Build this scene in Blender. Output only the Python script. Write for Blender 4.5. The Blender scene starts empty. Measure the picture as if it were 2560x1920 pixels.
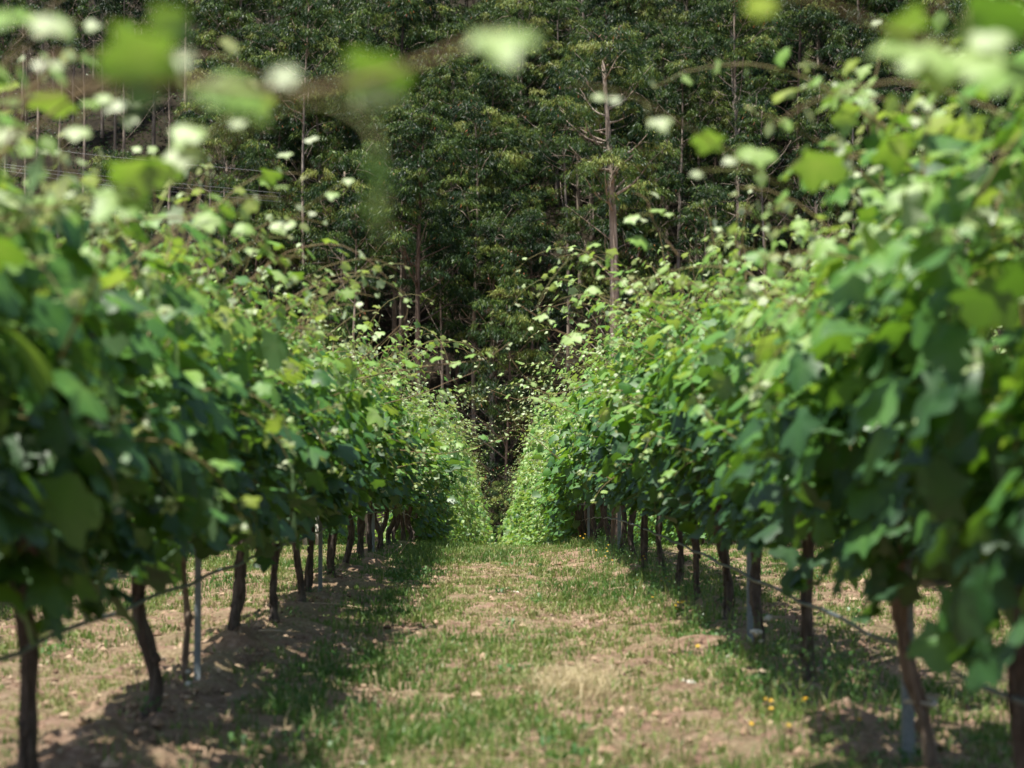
import bpy, math, random
import numpy as np
from mathutils import Vector, Matrix, Quaternion

# ------------------------------------------------------------------ camera, light, exposure
scn = bpy.context.scene
R = math.radians
F_PX = 4700.0            # focal length in pixels of the 2560 px wide photograph
CAM_H = 1.15
cam_d = bpy.data.cameras.new("camera")
cam = bpy.data.objects.new("camera", cam_d)
scn.collection.objects.link(cam)
scn.camera = cam
cam_d.sensor_width = 36.0
cam_d.lens = F_PX / 2560 * 36.0
cam_d.clip_start = 0.05
cam_d.clip_end = 1500
cam.location = (0, 0, CAM_H)
cam.rotation_euler = (R(90) + math.atan(190 / F_PX), 0, -math.atan(40 / F_PX))
cam_d.dof.use_dof = True
cam_d.dof.focus_distance = 30.0
cam_d.dof.aperture_fstop = 0.066 / 0.025
cam_d.dof.aperture_blades = 0

SUN_EL, SUN_AZ = 70.0, -138.0          # azimuth measured from the viewing direction (+Y), negative = to the left
sdir = Vector((math.sin(R(SUN_AZ)) * math.cos(R(SUN_EL)), math.cos(R(SUN_AZ)) * math.cos(R(SUN_EL)), math.sin(R(SUN_EL))))
sun_d = bpy.data.lights.new("sun", 'SUN')
sun_d.energy = 5.0
sun_d.angle = R(0.6)
sun_d.color = (1.0, 0.95, 0.86)
sun = bpy.data.objects.new("sun", sun_d)
scn.collection.objects.link(sun)
sun.rotation_euler = sdir.to_track_quat('Z', 'Y').to_euler()
sun.location = (-30, 30, 60)

world = bpy.data.worlds.new("World")
scn.world = world
world.use_nodes = True
wn = world.node_tree
wn.nodes.clear()
sky = wn.nodes.new("ShaderNodeTexSky")
sky.sky_type = 'NISHITA'
sky.sun_disc = False
sky.sun_elevation = R(SUN_EL)
sky.sun_rotation = R(SUN_AZ)
sky.air_density = 1.2
sky.dust_density = 1.5
bg = wn.nodes.new("ShaderNodeBackground")
bg.inputs['Strength'].default_value = 0.08
wo = wn.nodes.new("ShaderNodeOutputWorld")
wn.links.new(sky.outputs[0], bg.inputs[0])
wn.links.new(bg.outputs[0], wo.inputs[0])

scn.view_settings.view_transform = 'Standard'
scn.view_settings.look = 'None'
scn.view_settings.exposure = 0.97
scn.view_settings.gamma = 1.0
scn.view_settings.use_curve_mapping = False
scn.cycles.max_bounces = 5
scn.cycles.diffuse_bounces = 3
scn.cycles.glossy_bounces = 2
scn.cycles.transmission_bounces = 4
scn.cycles.transparent_max_bounces = 4
scn.cycles.use_denoising = True
scn.cycles.sample_clamp_indirect = 8

COL = scn.collection
rng = np.random.default_rng(7)
random.seed(7)


def at(px, py, d):
    """pixel of the photograph and a distance along the rows -> a point in the vineyard"""
    return np.array([(px - 1240) / F_PX * d, d, CAM_H + (1150 - py) / F_PX * d])


# ------------------------------------------------------------------ small helpers
def tag(o, label=None, cat=None, group=None, kind=None):
    if label: o['label'] = label
    if cat: o['category'] = cat
    if group: o['group'] = group
    if kind: o['kind'] = kind
    return o


def link(name, data, parent=None, mat=None):
    o = bpy.data.objects.new(name, data)
    COL.objects.link(o)
    if parent is not None: o.parent = parent
    return o


def empty(name, loc, rz=0.0):
    o = bpy.data.objects.new(name, None)
    o.empty_display_size = 0.2
    o.location = loc
    o.rotation_euler = (0, 0, rz)
    COL.objects.link(o)
    return o


def vnoise(x, y, s, seed=0):
    """smooth value noise 0..1"""
    x = np.asarray(x, float) / s + 1000.0
    y = np.asarray(y, float) / s + 1000.0
    xi, yi = np.floor(x).astype(np.int64), np.floor(y).astype(np.int64)
    fx, fy = x - xi, y - yi
    fx, fy = fx * fx * (3 - 2 * fx), fy * fy * (3 - 2 * fy)

    def h(a, b):
        n = (a * 374761393 + b * 668265263 + seed * 1274126177) & 0xffffffff
        n = ((n ^ (n >> 13)) * 1274126177) & 0xffffffff
        return ((n ^ (n >> 16)) & 0xffff) / 65535.0
    return (h(xi, yi) * (1 - fx) + h(xi + 1, yi) * fx) * (1 - fy) + (h(xi, yi + 1) * (1 - fx) + h(xi + 1, yi + 1) * fx) * fy


def ground_z(x, y):
    x = np.asarray(x, float); y = np.asarray(y, float)
    k, y0 = 0.00178, 18.0
    d = np.maximum(y - y0, 0)
    dm = 15.4
    z = -k * np.minimum(d, dm) ** 2 - 2 * k * dm * np.maximum(d - dm, 0)
    up = np.maximum(y - 126.0, 0)
    z = z + 0.64 * up + 0.075 * up * np.clip(up / 20, 0, 1)
    ax = np.abs(x)
    berm = 0.055 * np.exp(-((ax - 1.5) / 0.33) ** 2) + 0.05 * np.exp(-((ax - 4.5) / 0.33) ** 2)
    far = np.clip((y - 126) / 20, 0, 1)
    z = z + berm * (1 - far)
    z = z + (vnoise(x, y, 0.9, 3) - .5) * 0.05 + (vnoise(x, y, 0.23, 4) - .5) * 0.022
    z = z + far * (vnoise(x, y, 9.0, 5) - .5) * 3.0
    return z


class MB:
    """collects triangles and quads, attributes and materials of one mesh"""
    def __init__(s):
        s.V, s.T, s.Q, s.A, s.mt, s.mq, s.n = [], [], [], [], [], [], 0

    def add(s, V, T=None, Q=None, attr=0.5, mat=0):
        V = np.asarray(V, float).reshape(-1, 3)
        s.V.append(V)
        a = np.broadcast_to(np.asarray(attr, float), (len(V),)) if np.ndim(attr) == 0 else np.asarray(attr, float).reshape(-1)
        s.A.append(a)
        if T is not None and len(T):
            T = np.asarray(T, np.int64).reshape(-1, 3); s.T.append(T + s.n); s.mt.append(np.full(len(T), mat))
        if Q is not None and len(Q):
            Q = np.asarray(Q, np.int64).reshape(-1, 4); s.Q.append(Q + s.n); s.mq.append(np.full(len(Q), mat))
        s.n += len(V)
        return s

    def mesh(s, name, mats, smooth=True):
        me = bpy.data.meshes.new(name)
        V = np.concatenate(s.V); A = np.concatenate(s.A)
        T = np.concatenate(s.T) if s.T else np.zeros((0, 3), np.int64)
        Q = np.concatenate(s.Q) if s.Q else np.zeros((0, 4), np.int64)
        me.vertices.add(len(V)); me.vertices.foreach_set('co', V.astype(np.float32).ravel())
        loops = np.concatenate([T.ravel(), Q.ravel()]).astype(np.int32)
        me.loops.add(len(loops)); me.loops.foreach_set('vertex_index', loops)
        nt, nq = len(T), len(Q)
        me.polygons.add(nt + nq)
        st = np.concatenate([np.arange(nt) * 3, nt * 3 + np.arange(nq) * 4]).astype(np.int32)
        me.polygons.foreach_set('loop_start', st)
        mi = np.concatenate((s.mt or [np.zeros(0)]) + (s.mq or [np.zeros(0)])).astype(np.int32)
        me.polygons.foreach_set('material_index', mi)
        me.polygons.foreach_set('use_smooth', np.full(nt + nq, smooth))
        at_ = me.attributes.new('tone', 'FLOAT', 'POINT'); at_.data.foreach_set('value', A.astype(np.float32))
        for m in (mats if isinstance(mats, (list, tuple)) else [mats]): me.materials.append(m)
        me.update(calc_edges=True)
        return me


def nrm(v):
    return v / np.maximum(np.linalg.norm(v, axis=-1, keepdims=True), 1e-9)


def tube(mb, P, rad, sides=6, attr=0.5, mat=0, rough=0.0, seed=0, cap=True, ridges=0):
    """a tapering tube along the points P, optionally with bark ridges"""
    P = np.asarray(P, float); n = len(P)
    rad = np.broadcast_to(np.asarray(rad, float), (n,))
    D = nrm(np.gradient(P, axis=0))
    ref = np.array([0., 1, 0]) if abs(D[0][1]) < .8 else np.array([1., 0, 0])
    rr = np.random.default_rng(seed)
    V = []
    th = np.linspace(0, 2 * math.pi, sides, endpoint=False)
    ph = rr.uniform(0, 6.28, 6)
    for i in range(n):
        u = nrm(np.cross(D[i], ref)); w = np.cross(D[i], u)
        r = np.full(sides, rad[i])
        if rough:
            t = i / max(n - 1, 1)
            r = r * (1 + rough * (np.sin(th * 2 + ph[0] + t * 5) * .5 + np.sin(th * 3 + ph[1] - t * 7) * .4 + rr.uniform(-.45, .45, sides)
                                  + .4 * math.sin(t * 21 + ph[2])))
            if ridges: r = r * (1 + .10 * np.sign(np.sin(th * ridges + ph[3] + t * 3)))
        V.append(P[i] + np.outer(np.cos(th) * r, u) + np.outer(np.sin(th) * r, w))
    V = np.concatenate(V)
    Q = []
    j = np.arange(sides); j2 = (j + 1) % sides
    for i in range(n - 1):
        Q.append(np.stack([i * sides + j, i * sides + j2, (i + 1) * sides + j2, (i + 1) * sides + j], 1))
    T = []
    if cap:
        V = np.concatenate([V, P[:1], P[-1:]])
        T = np.concatenate([np.stack([np.full(sides, n * sides), j2, j], 1), np.stack([np.full(sides, n * sides + 1), (n - 1) * sides + j, (n - 1) * sides + j2], 1)])
    mb.add(V, T, np.concatenate(Q), attr, mat)


def spline(pts, n):
    pts = np.asarray(pts, float)
    t = np.linspace(0, len(pts) - 1, n)
    i = np.clip(t.astype(int), 0, len(pts) - 2); f = (t - i)[:, None]
    p0 = pts[np.maximum(i - 1, 0)]; p1 = pts[i]; p2 = pts[i + 1]; p3 = pts[np.minimum(i + 2, len(pts) - 1)]
    return .5 * ((2 * p1) + (-p0 + p2) * f + (2 * p0 - 5 * p1 + 4 * p2 - p3) * f ** 2 + (-p0 + 3 * p1 - 3 * p2 + p3) * f ** 3)


# ------------------------------------------------------------------ materials
class NT:
    def __init__(s, name):
        s.m = bpy.data.materials.new(name); s.m.use_nodes = True
        s.t = s.m.node_tree; s.t.nodes.clear()
        s.out = s.t.nodes.new("ShaderNodeOutputMaterial")

    def n(s, typ, **kw):
        o = s.t.nodes.new(typ)
        for k, v in kw.items():
            if k in o.inputs: s.put(o.inputs[k], v)
            else: setattr(o, k, v)
        return o

    def put(s, inp, v):
        if isinstance(v, bpy.types.NodeSocket): s.t.links.new(v, inp)
        elif isinstance(v, (tuple, list)) and len(v) == 3 and inp.type == 'RGBA': inp.default_value = (*v, 1)
        else: inp.default_value = v

    def ramp(s, fac, stops):
        r = s.n("ShaderNodeValToRGB"); s.put(r.inputs[0], fac)
        e = r.color_ramp.elements
        while len(e) > 1: e.remove(e[-1])
        e[0].position = stops[0][0]; e[0].color = (*stops[0][1], 1)
        for p, c in stops[1:]:
            x = e.new(p); x.color = (*c, 1)
        return r.outputs[0]

    def noise(s, scale, detail=4, vec=None, rough=.55):
        o = s.n("ShaderNodeTexNoise"); o.inputs['Scale'].default_value = scale
        o.inputs['Detail'].default_value = detail; o.inputs['Roughness'].default_value = rough
        if vec is not None: s.put(o.inputs['Vector'], vec)
        return o.outputs['Fac']

    def mix(s, f, a, b, mode='MIX'):
        o = s.n("ShaderNodeMix", data_type='RGBA', blend_type=mode)
        s.put(o.inputs[0], f); s.put(o.inputs[6], a); s.put(o.inputs[7], b)
        return o.outputs[2]

    def math(s, op, a, b=0.0, c=None, clamp=False):
        o = s.n("ShaderNodeMath", operation=op, use_clamp=clamp)
        s.put(o.inputs[0], a); s.put(o.inputs[1], b)
        if c is not None: s.put(o.inputs[2], c)
        return o.outputs[0]

    def attr(s, name='tone'):
        o = s.n("ShaderNodeAttribute", attribute_name=name); return o.outputs['Fac']

    def coord(s, scale=(1, 1, 1), kind='Object'):
        c = s.n("ShaderNodeTexCoord"); m = s.n("ShaderNodeMapping")
        s.t.links.new(c.outputs[kind], m.inputs[0]); m.inputs['Scale'].default_value = scale
        return m.outputs[0]

    def bump(s, h, strength=.5, dist=.01):
        b = s.n("ShaderNodeBump"); b.inputs['Strength'].default_value = strength; b.inputs['Distance'].default_value = dist
        s.put(b.inputs['Height'], h); return b.outputs[0]

    def leaf(s, col, tcol, trans=.4, gloss=.06, grough=.38, normal=None):
        d = s.n("ShaderNodeBsdfDiffuse"); s.put(d.inputs[0], col)
        t = s.n("ShaderNodeBsdfTranslucent"); s.put(t.inputs[0], tcol)
        g = s.n("ShaderNodeBsdfGlossy"); g.inputs['Roughness'].default_value = grough
        g.inputs[0].default_value = (1, 1, 1, 1)
        if normal is not None:
            for x in (d, g): s.put(x.inputs['Normal'], normal)
        m = s.n("ShaderNodeMixShader"); m.inputs[0].default_value = trans
        s.t.links.new(d.outputs[0], m.inputs[1]); s.t.links.new(t.outputs[0], m.inputs[2])
        fr = s.n("ShaderNodeFresnel"); fr.inputs[0].default_value = 1.42
        fac = s.math('MULTIPLY', fr.outputs[0], gloss / .05 * .75)
        m2 = s.n("ShaderNodeMixShader"); s.put(m2.inputs[0], s.math('MINIMUM', fac, .055))
        s.t.links.new(m.outputs[0], m2.inputs[1]); s.t.links.new(g.outputs[0], m2.inputs[2])
        s.t.links.new(m2.outputs[0], s.out.inputs[0])
        return s.m

    def pbr(s, col, rough=.8, normal=None, metallic=0.0, spec=.5):
        b = s.n("ShaderNodeBsdfPrincipled"); s.put(b.inputs['Base Color'], col); s.put(b.inputs['Roughness'], rough)
        b.inputs['Metallic'].default_value = metallic; b.inputs['Specular IOR Level'].default_value = spec
        if normal is not None: s.put(b.inputs['Normal'], normal)
        s.t.links.new(b.outputs[0], s.out.inputs[0])
        return s.m


def mat_vine_leaf():
    s = NT("vine_leaf")
    tone = s.attr()
    oi = s.n("ShaderNodeObjectInfo")
    t = s.math('ADD', tone, s.math('MULTIPLY', s.math('SUBTRACT', oi.outputs['Random'], .5), .10), clamp=True)
    co = s.coord((1, 1, 1))
    v = s.noise(55, 3, co)
    t = s.math('ADD', t, s.math('MULTIPLY', s.math('SUBTRACT', v, .5), .18), clamp=True)
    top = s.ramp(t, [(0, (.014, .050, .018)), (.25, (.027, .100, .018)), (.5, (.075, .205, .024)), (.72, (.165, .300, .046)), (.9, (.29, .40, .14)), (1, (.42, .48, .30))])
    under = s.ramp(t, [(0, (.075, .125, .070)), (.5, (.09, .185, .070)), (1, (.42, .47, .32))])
    geo = s.n("ShaderNodeNewGeometry")
    col = s.mix(geo.outputs['Backfacing'], top, under)
    tr = s.ramp(t, [(0, (.065, .15, .012)), (.4, (.16, .34, .018)), (.75, (.40, .55, .06)), (1, (.50, .54, .25))])
    return s.leaf(col, tr, .38, .06, .50)


def mat_wood(name, a, b, c, sc=(14, 14, 3.0)):
    s = NT(name)
    co = s.coord(sc)
    n1 = s.noise(3.0, 6, co, .65); n2 = s.noise(9.0, 4, co)
    col = s.ramp(n1, [(.28, a), (.5, b), (.74, c)])
    h = s.math('ADD', n1, s.math('MULTIPLY', n2, .5))
    return s.pbr(col, .9, s.bump(h, .9, .02), spec=.15)


M = {}
M['leaf'] = mat_vine_leaf()
M['bark'] = mat_wood("vine_bark", (.034, .027, .024), (.090, .072, .062), (.19, .158, .135))
M['young_bark'] = mat_wood("young_vine_bark", (.11, .080, .062), (.20, .15, .115), (.29, .225, .175))
s = NT("green_cane"); M['cane'] = s.pbr(s.ramp(s.attr(), [(0, (.17, .10, .055)), (.5, (.16, .15, .05)), (1, (.22, .28, .08))]), .6, spec=.3)
M['euc_bark'] = mat_wood("eucalyptus_bark", (.07, .052, .042), (.23, .185, .15), (.46, .395, .33), (2.2, 2.2, .22))
M['euc_brown'] = mat_wood("brown_eucalyptus_bark", (.025, .018, .014), (.075, .054, .043), (.16, .125, .10), (2.6, 2.6, .22))
s = NT("eucalyptus_leaf")
tn = s.attr()
oi = s.n('ShaderNodeObjectInfo')
tn = s.math('MAXIMUM', s.math('MINIMUM', s.math('ADD', tn, s.math('MULTIPLY', s.math('SUBTRACT', oi.outputs['Random'], .5), .26)), .93), s.math('MULTIPLY', tn, s.math('GREATER_THAN', tn, .95)))
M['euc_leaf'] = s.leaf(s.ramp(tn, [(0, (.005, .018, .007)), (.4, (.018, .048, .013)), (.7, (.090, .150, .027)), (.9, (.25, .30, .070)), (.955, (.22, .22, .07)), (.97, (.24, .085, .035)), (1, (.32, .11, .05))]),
                       s.ramp(tn, [(0, (.02, .04, .01)), (.6, (.08, .12, .02)), (1, (.15, .12, .04))]), .25, .008, .6)
s = NT("grass_blade")
tn = s.attr()
M['grass'] = s.leaf(s.ramp(tn, [(0, (.055, .135, .026)), (.3, (.115, .215, .042)), (.55, (.23, .29, .080)), (.8, (.40, .33, .17)), (1, (.56, .47, .30))]),
                    s.ramp(tn, [(0, (.08, .17, .02)), (.5, (.18, .26, .05)), (1, (.42, .34, .18))]), .33, .03, .5)
s = NT("weed_leaf")
tn = s.attr()
M['weed'] = s.leaf(s.ramp(tn, [(0, (.035, .11, .028)), (.6, (.075, .18, .038)), (1, (.15, .25, .07))]),
                   s.ramp(tn, [(0, (.06, .15, .02)), (1, (.18, .28, .05))]), .35, .045, .4)
s = NT("litter"); M['litter'] = s.pbr(s.ramp(s.attr(), [(0, (.10, .065, .045)), (.5, (.27, .18, .12)), (1, (.48, .37, .26))]), .9, spec=.2)
s = NT("galvanised_steel"); c_ = s.coord((3, 3, 3)); nn = s.noise(14, 4, c_)
M['steel'] = s.pbr(s.ramp(nn, [(.3, (.12, .15, .165)), (.7, (.22, .25, .265))]), .55)
s = NT("black_hose"); M['hose'] = s.pbr((.085, .105, .12), .45)
s = NT("steel_wire"); M['wire'] = s.pbr((.20, .20, .20), .5, metallic=.5)
s = NT("yellow_petal"); M['yellow'] = s.leaf((.62, .38, .02), (.6, .38, .02), .3, .02)
s = NT("white_petal"); M['white'] = s.leaf((.72, .70, .62), (.6, .6, .5), .25, .02)
s = NT("flower_stem"); M['stem'] = s.leaf((.10, .17, .05), (.12, .2, .04), .2, .03)
s = NT("pale_scrap"); M['scrap'] = s.pbr(s.ramp(s.noise(30, 3, s.coord()), [(.3, (.45, .40, .33)), (.7, (.72, .69, .62))]), .9)
s = NT("rope"); M['tie'] = s.pbr((.42, .38, .32), .8)
s = NT("cable"); M['cable'] = s.pbr((.22, .23, .24), .5)
# ground
s = NT("vineyard_soil")
co = s.coord((1, 1, 1))
n1 = s.noise(1.3, 5, co); n2 = s.noise(11, 8, co, .7); n3 = s.noise(48, 6, co, .7); n4 = s.noise(3.4, 4, co)
soil = s.ramp(n2, [(.32, (.17, .098, .070)), (.5, (.39, .245, .175)), (.66, (.60, .43, .32))])
straw = s.ramp(n3, [(.34, (.17, .125, .07)), (.5, (.40, .31, .18)), (.66, (.66, .55, .36))])
col = s.mix(s.ramp(n4, [(.42, (0, 0, 0)), (.6, (.75, .75, .75))]), soil, straw)
col = s.mix(s.math('MULTIPLY', s.ramp(n1, [(.42, (0, 0, 0)), (.62, (1, 1, 1))]), .30), col, (.12, .15, .05))
h = s.math('ADD', s.math('MULTIPLY', n2, 1.6), n3)
M['soil'] = s.pbr(col, .95, s.bump(h, 1.0, .05), spec=.15)
s = NT("forest_floor")
co = s.coord((1, 1, 1)); n1 = s.noise(.8, 6, co, .7)
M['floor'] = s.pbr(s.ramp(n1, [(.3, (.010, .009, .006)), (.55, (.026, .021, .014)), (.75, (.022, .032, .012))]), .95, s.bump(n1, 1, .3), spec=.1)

# ------------------------------------------------------------------ the ground
def axis(parts):
    out = []
    for a, b, st in parts: out.append(np.arange(a, b, st))
    return np.concatenate(out + [[parts[-1][1]]])


gx = axis([(-130, -12, 3.0), (-12, -5, .25), (-5, 5, .055), (5, 12, .25), (12, 130, 3.0)])
gy = axis([(-12, 5, .5), (5, 32, .06), (32, 60, .3), (60, 126, 1.0), (126, 310, 3.0)])
X, Y = np.meshgrid(gx, gy)
Z = ground_z(X, Y)
near = (np.abs(X) < 6) & (Y < 34) & (Y > 4)
Z = Z - np.where(near, .028 * np.exp(-((np.abs(X) - .62) / .12) ** 2), 0) + np.where(near, ((vnoise(X, Y, .085, 11) - .5) * .034 + (vnoise(X, Y, .17, 13) - .5) * .03) * (.6 + vnoise(X, Y, .7, 12) + 1.2 * np.exp(-((np.abs(X) - 1.45) / .45) ** 2)), 0)
nx, ny = len(gx), len(gy)
i, j = np.meshgrid(np.arange(nx - 1), np.arange(ny - 1))
q = np.stack([j * nx + i, j * nx + i + 1, (j + 1) * nx + i + 1, (j + 1) * nx + i], -1).reshape(-1, 4)
yy = Y[:-1, :-1].ravel()
mb = MB(); V = np.stack([X, Y, Z], -1).reshape(-1, 3)
mb.V.append(V); mb.A.append(np.zeros(len(V))); mb.n = len(V)
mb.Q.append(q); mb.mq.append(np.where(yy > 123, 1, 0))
g = link('ground', mb.mesh('ground', [M['soil'], M['floor']]))
tag(g, kind='structure')

# ------------------------------------------------------------------ grape leaves
def leaf_template(n, seed=0):
    """a five-lobed grape leaf, petiole at the origin, tip towards +Y, upper side +Z; unit length about 1"""
    rr = np.random.default_rng(seed)
    ang = np.linspace(-math.pi * .93, math.pi * .93, n)
    lobes = .49 + .095 * np.cos(ang * 5) + .05 * np.cos(ang) + rr.uniform(-.03, .03, n)
    if n > 12: lobes = lobes + .034 * np.where(np.arange(n) % 2, 1, -1)
    x = np.sin(ang) * lobes * 1.08; y = .36 + np.cos(ang) * lobes
    z = -.16 * np.abs(x) ** 1.5 * 1.6 - .16 * (y - .4) ** 2 + rr.uniform(-.045, .045, n)
    V = np.concatenate([[[0, .30, .0]], [[0, 0.02, -.02]], np.stack([x, y, z], 1)])
    k = np.arange(n - 1)
    T = np.concatenate([np.stack([np.zeros(n - 1, int), k + 3, k + 2], 1), [[0, 2, 1], [0, 1, n + 1]]])
    return V, T


TPL = {'hi': [leaf_template(17, q) for q in range(4)], 'mid': [leaf_template(9, q + 5) for q in range(4)],
       'far': [(np.array([[0, 0, 0], [.5, .42, -.12], [0, .45, .03], [-.5, .42, -.12], [0, .95, -.1]], float), np.array([[0, 1, 2], [0, 2, 3], [2, 1, 4], [2, 4, 3]])) for q in range(2)]}


def frames(N, Tp):
    """rotation matrices whose Z is the leaf normal and Y the tip direction"""
    N = nrm(N); Tp = nrm(Tp - N * np.sum(Tp * N, 1, keepdims=True)); Xa = np.cross(Tp, N)
    return np.stack([Xa, Tp, N], 2)


def add_leaves(mb, P, N, Tp, S, tone, lod, rr, mat=0):
    if not len(P): return
    Fm = frames(N, Tp)
    which = rr.integers(0, len(TPL[lod]), len(P))
    for w, (V, T) in enumerate(TPL[lod]):
        m = which == w
        c = int(m.sum())
        if not c: continue
        L = V[None] * S[m][:, None, None] * np.array([1, 1, 1.0])
        curl = rr.uniform(.6, 2.2, c)[:, None]
        L = L.copy(); L[:, :, 2] *= curl
        W = np.einsum('nij,nkj->nki', Fm[m], L) + P[m][:, None, :]
        Tt = (T[None] + (np.arange(c) * len(V))[:, None, None]).reshape(-1, 3)
        off = rr.normal(0, .05, (c, len(V))); off[:, 0] += .10
        tv = np.clip(tone[m][:, None] + off, 0, 1)
        mb.add(W.reshape(-1, 3), Tt, None, tv.ravel(), mat)


def grow_shoot(rr, start, d0, L, sag=0.0, confine=None, wob=.10, step=.075):
    P = [np.array(start, float)]; d = nrm(np.array(d0, float))
    for k in range(max(3, int(L / step))):
        d = d + rr.normal(0, wob, 3) + np.array([0, 0, -sag * (k / (L / step)) ** 1.5])
        if confine is not None and abs(P[-1][0]) > confine and P[-1][2] < 1.9: d[0] -= .22 * np.sign(P[-1][0])
        d = nrm(d); P.append(P[-1] + d * step)
    return np.array(P)


def shoot_leaves(rr, P, s0=.13, s1=.035, t0=.15, t1=.95, flat=False):
    """leaves set alternately along a shoot: arrays of position, normal, tip, size, tone"""
    out = []
    n = len(P)
    D = nrm(np.gradient(P, axis=0))
    ph = rr.uniform(0, 6.28)
    for k in range(1, n):
        a = k / (n - 1)
        side = 1 if k % 2 else -1
        ref = np.array([math.cos(ph), math.sin(ph), 0.])
        u = nrm(np.cross(D[k], ref) + 1e-6)
        out_d = nrm(u * side + rr.normal(0, .45, 3) + np.array([np.sign(P[k][0]) * .35 if not flat else 0, 0, .15]))
        size = (s0 * (1 - a) ** .8 + s1) * rr.uniform(.72, 1.25)
        pet = size * rr.uniform(.35, .7)
        p = P[k] + out_d * pet
        ox = np.array([np.sign(p[0]) if not flat else out_d[0], 0, 0])
        N = ox * rr.uniform(.2, 1.0) + np.array([0, 0, rr.uniform(.35, 1.0)]) + rr.normal(0, .38, 3) + out_d * .2
        Tp = out_d * .6 + ox * .35 + np.array([0, 0, -rr.uniform(.2, 1.0)]) + rr.normal(0, .3, 3)
        tone = np.clip(t0 + (t1 - t0) * a ** 1.3 + rr.normal(0, .09), 0, 1 if size < .05 else .8)
        out.append((p, N, Tp, size, tone))
    return out


def unpack(L):
    if not L: return [np.zeros((0, 3))] * 3 + [np.zeros(0)] * 2
    return [np.array([l[0] for l in L]), np.array([l[1] for l in L]), np.array([l[2] for l in L]), np.array([l[3] for l in L]), np.array([l[4] for l in L])]


def canopy(rr, nshoot=26, nfill=300, bottom=.60, top=2.15, scale=1.0):
    """all leaves and stems of one vine's foliage (local: x across the row, y along it)"""
    Ls, stems = [], []
    ox, oz = rr.uniform(0, 50, 2)
    for _ in range(nshoot):
        st = (rr.normal(0, .10), rr.uniform(-.9, .9), rr.uniform(.78, 1.15))
        if rr.random() < .16:
            P = grow_shoot(rr, (st[0], st[1], rr.uniform(1.0, 1.9)), (rr.choice([-1, 1]) * .9, rr.normal(0, .4), .2), rr.uniform(.5, 1.0), sag=.5)
            P = P[P[:, 2] > bottom + .03]
            if len(P) < 3: continue
        else:
            L = rr.uniform(1.0, 1.8) * top / 2.15
            P = grow_shoot(rr, st, (rr.normal(0, .38), rr.normal(0, .24), 1), L, sag=.16, confine=.20)
        stems.append(P)
        Ls += shoot_leaves(rr, P, .125 * scale, .035 * scale, .12, .85)
        for q in range(3):          # downy pale tip
            out_ = rr.normal(0, 1, 3); out_[2] = abs(out_[2])
            Ls.append((P[-1] + rr.normal(0, .018, 3), out_ + [0, -.3, .5], rr.normal(0, 1, 3), rr.uniform(.022, .042), rr.uniform(.86, 1.0)))
        if rr.random() < .8:       # laterals
            k = rr.integers(2, max(3, len(P) - 3))
            Q = grow_shoot(rr, P[k], (np.sign(P[k][0]) * .9, rr.normal(0, .6), .35), rr.uniform(.2, .42), sag=.35)
            stems.append(Q)
            Ls += shoot_leaves(rr, Q, .075 * scale, .03 * scale, .35, 1.0)
            for q in range(3):
                Ls.append((Q[-1] + rr.normal(0, .018, 3), rr.normal(0, .7, 3) + [0, -.2, .7], rr.normal(0, 1, 3), rr.uniform(.022, .042), rr.uniform(.86, 1.0)))
    # hanging swags and bulges that break the wall of leaves
    bul = [(rr.choice([-1, 1]), rr.uniform(-.85, .85), bottom + (top - bottom) * rr.beta(1.3, 1.1), rr.uniform(.13, .30), rr.uniform(.06, .26)) for _ in range(11)]
    bx = np.array([[b_[1], b_[2]] for b_ in bul])
    for _ in range(int(nfill * 1.15)):
        z = bottom + (top - bottom) * rr.beta(1.1, 1.25)
        y = rr.uniform(-.93, .93)
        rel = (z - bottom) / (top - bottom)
        w = .20 + .17 * math.sin(math.pi * min(max(rel, .08), .92))
        sx = rr.choice([-1, 1])
        hole = float(vnoise(y + ox, z * 1.0 + oz + (17 if sx > 0 else 0), .27, 77))
        if hole < .36 and rr.random() < .8: continue
        x = w * rr.uniform(.5, 1.1)
        for (bs, by, bz, br, bd) in bul:
            if bs == sx: x += bd * math.exp(-((y - by) ** 2 + (z - bz) ** 2) / (br * br))
        p = np.array([sx * x, y, z])
        p[2] += .07 * math.sin(y * 9 + ox) * (1 - rel)
        N = np.array([sx * rr.uniform(.3, 1.0), 0, rr.uniform(.1, .95)]) + rr.normal(0, .34, 3)
        Tp = np.array([sx * .25, 0, -1]) + rr.normal(0, .4, 3)
        Ls.append((p, N, Tp, rr.uniform(.08, .175) * scale, np.clip(rr.normal(.07 + .60 * rel ** 1.6, .13) + .12 * (hole - .5), 0, 1)))  # tone falls towards the bottom: older leaves, plus wall shade put into the colour
    return Ls, stems


def top_shoots(rr, n, reach=.6):
    """long young shoots above the top wire: points of each"""
    out = []
    for _ in range(n):
        sx = rr.choice([-1, 1])
        st = (sx * rr.uniform(0, .25), rr.uniform(-.8, .8), rr.uniform(1.75, 2.05))
        if rr.random() < .45:
            d = (sx * rr.uniform(.0, .35), rr.normal(0, .3), 1); sag = .12; L = rr.uniform(.35, .85)
        else:
            d = (sx * rr.uniform(.5, 1.1), rr.normal(0, .35), .85); sag = .38; L = rr.uniform(.6, 1.25) * (reach / .6)
        out.append(grow_shoot(rr, st, d, L, sag=sag, wob=.07, step=.10))
    return out


def stem_tube(mb, P, r0, r1, sides=4, attr=.5, mat=1):
    tube(mb, P, np.linspace(r0, r1, len(P)), sides, attr, mat, cap=False)


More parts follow.
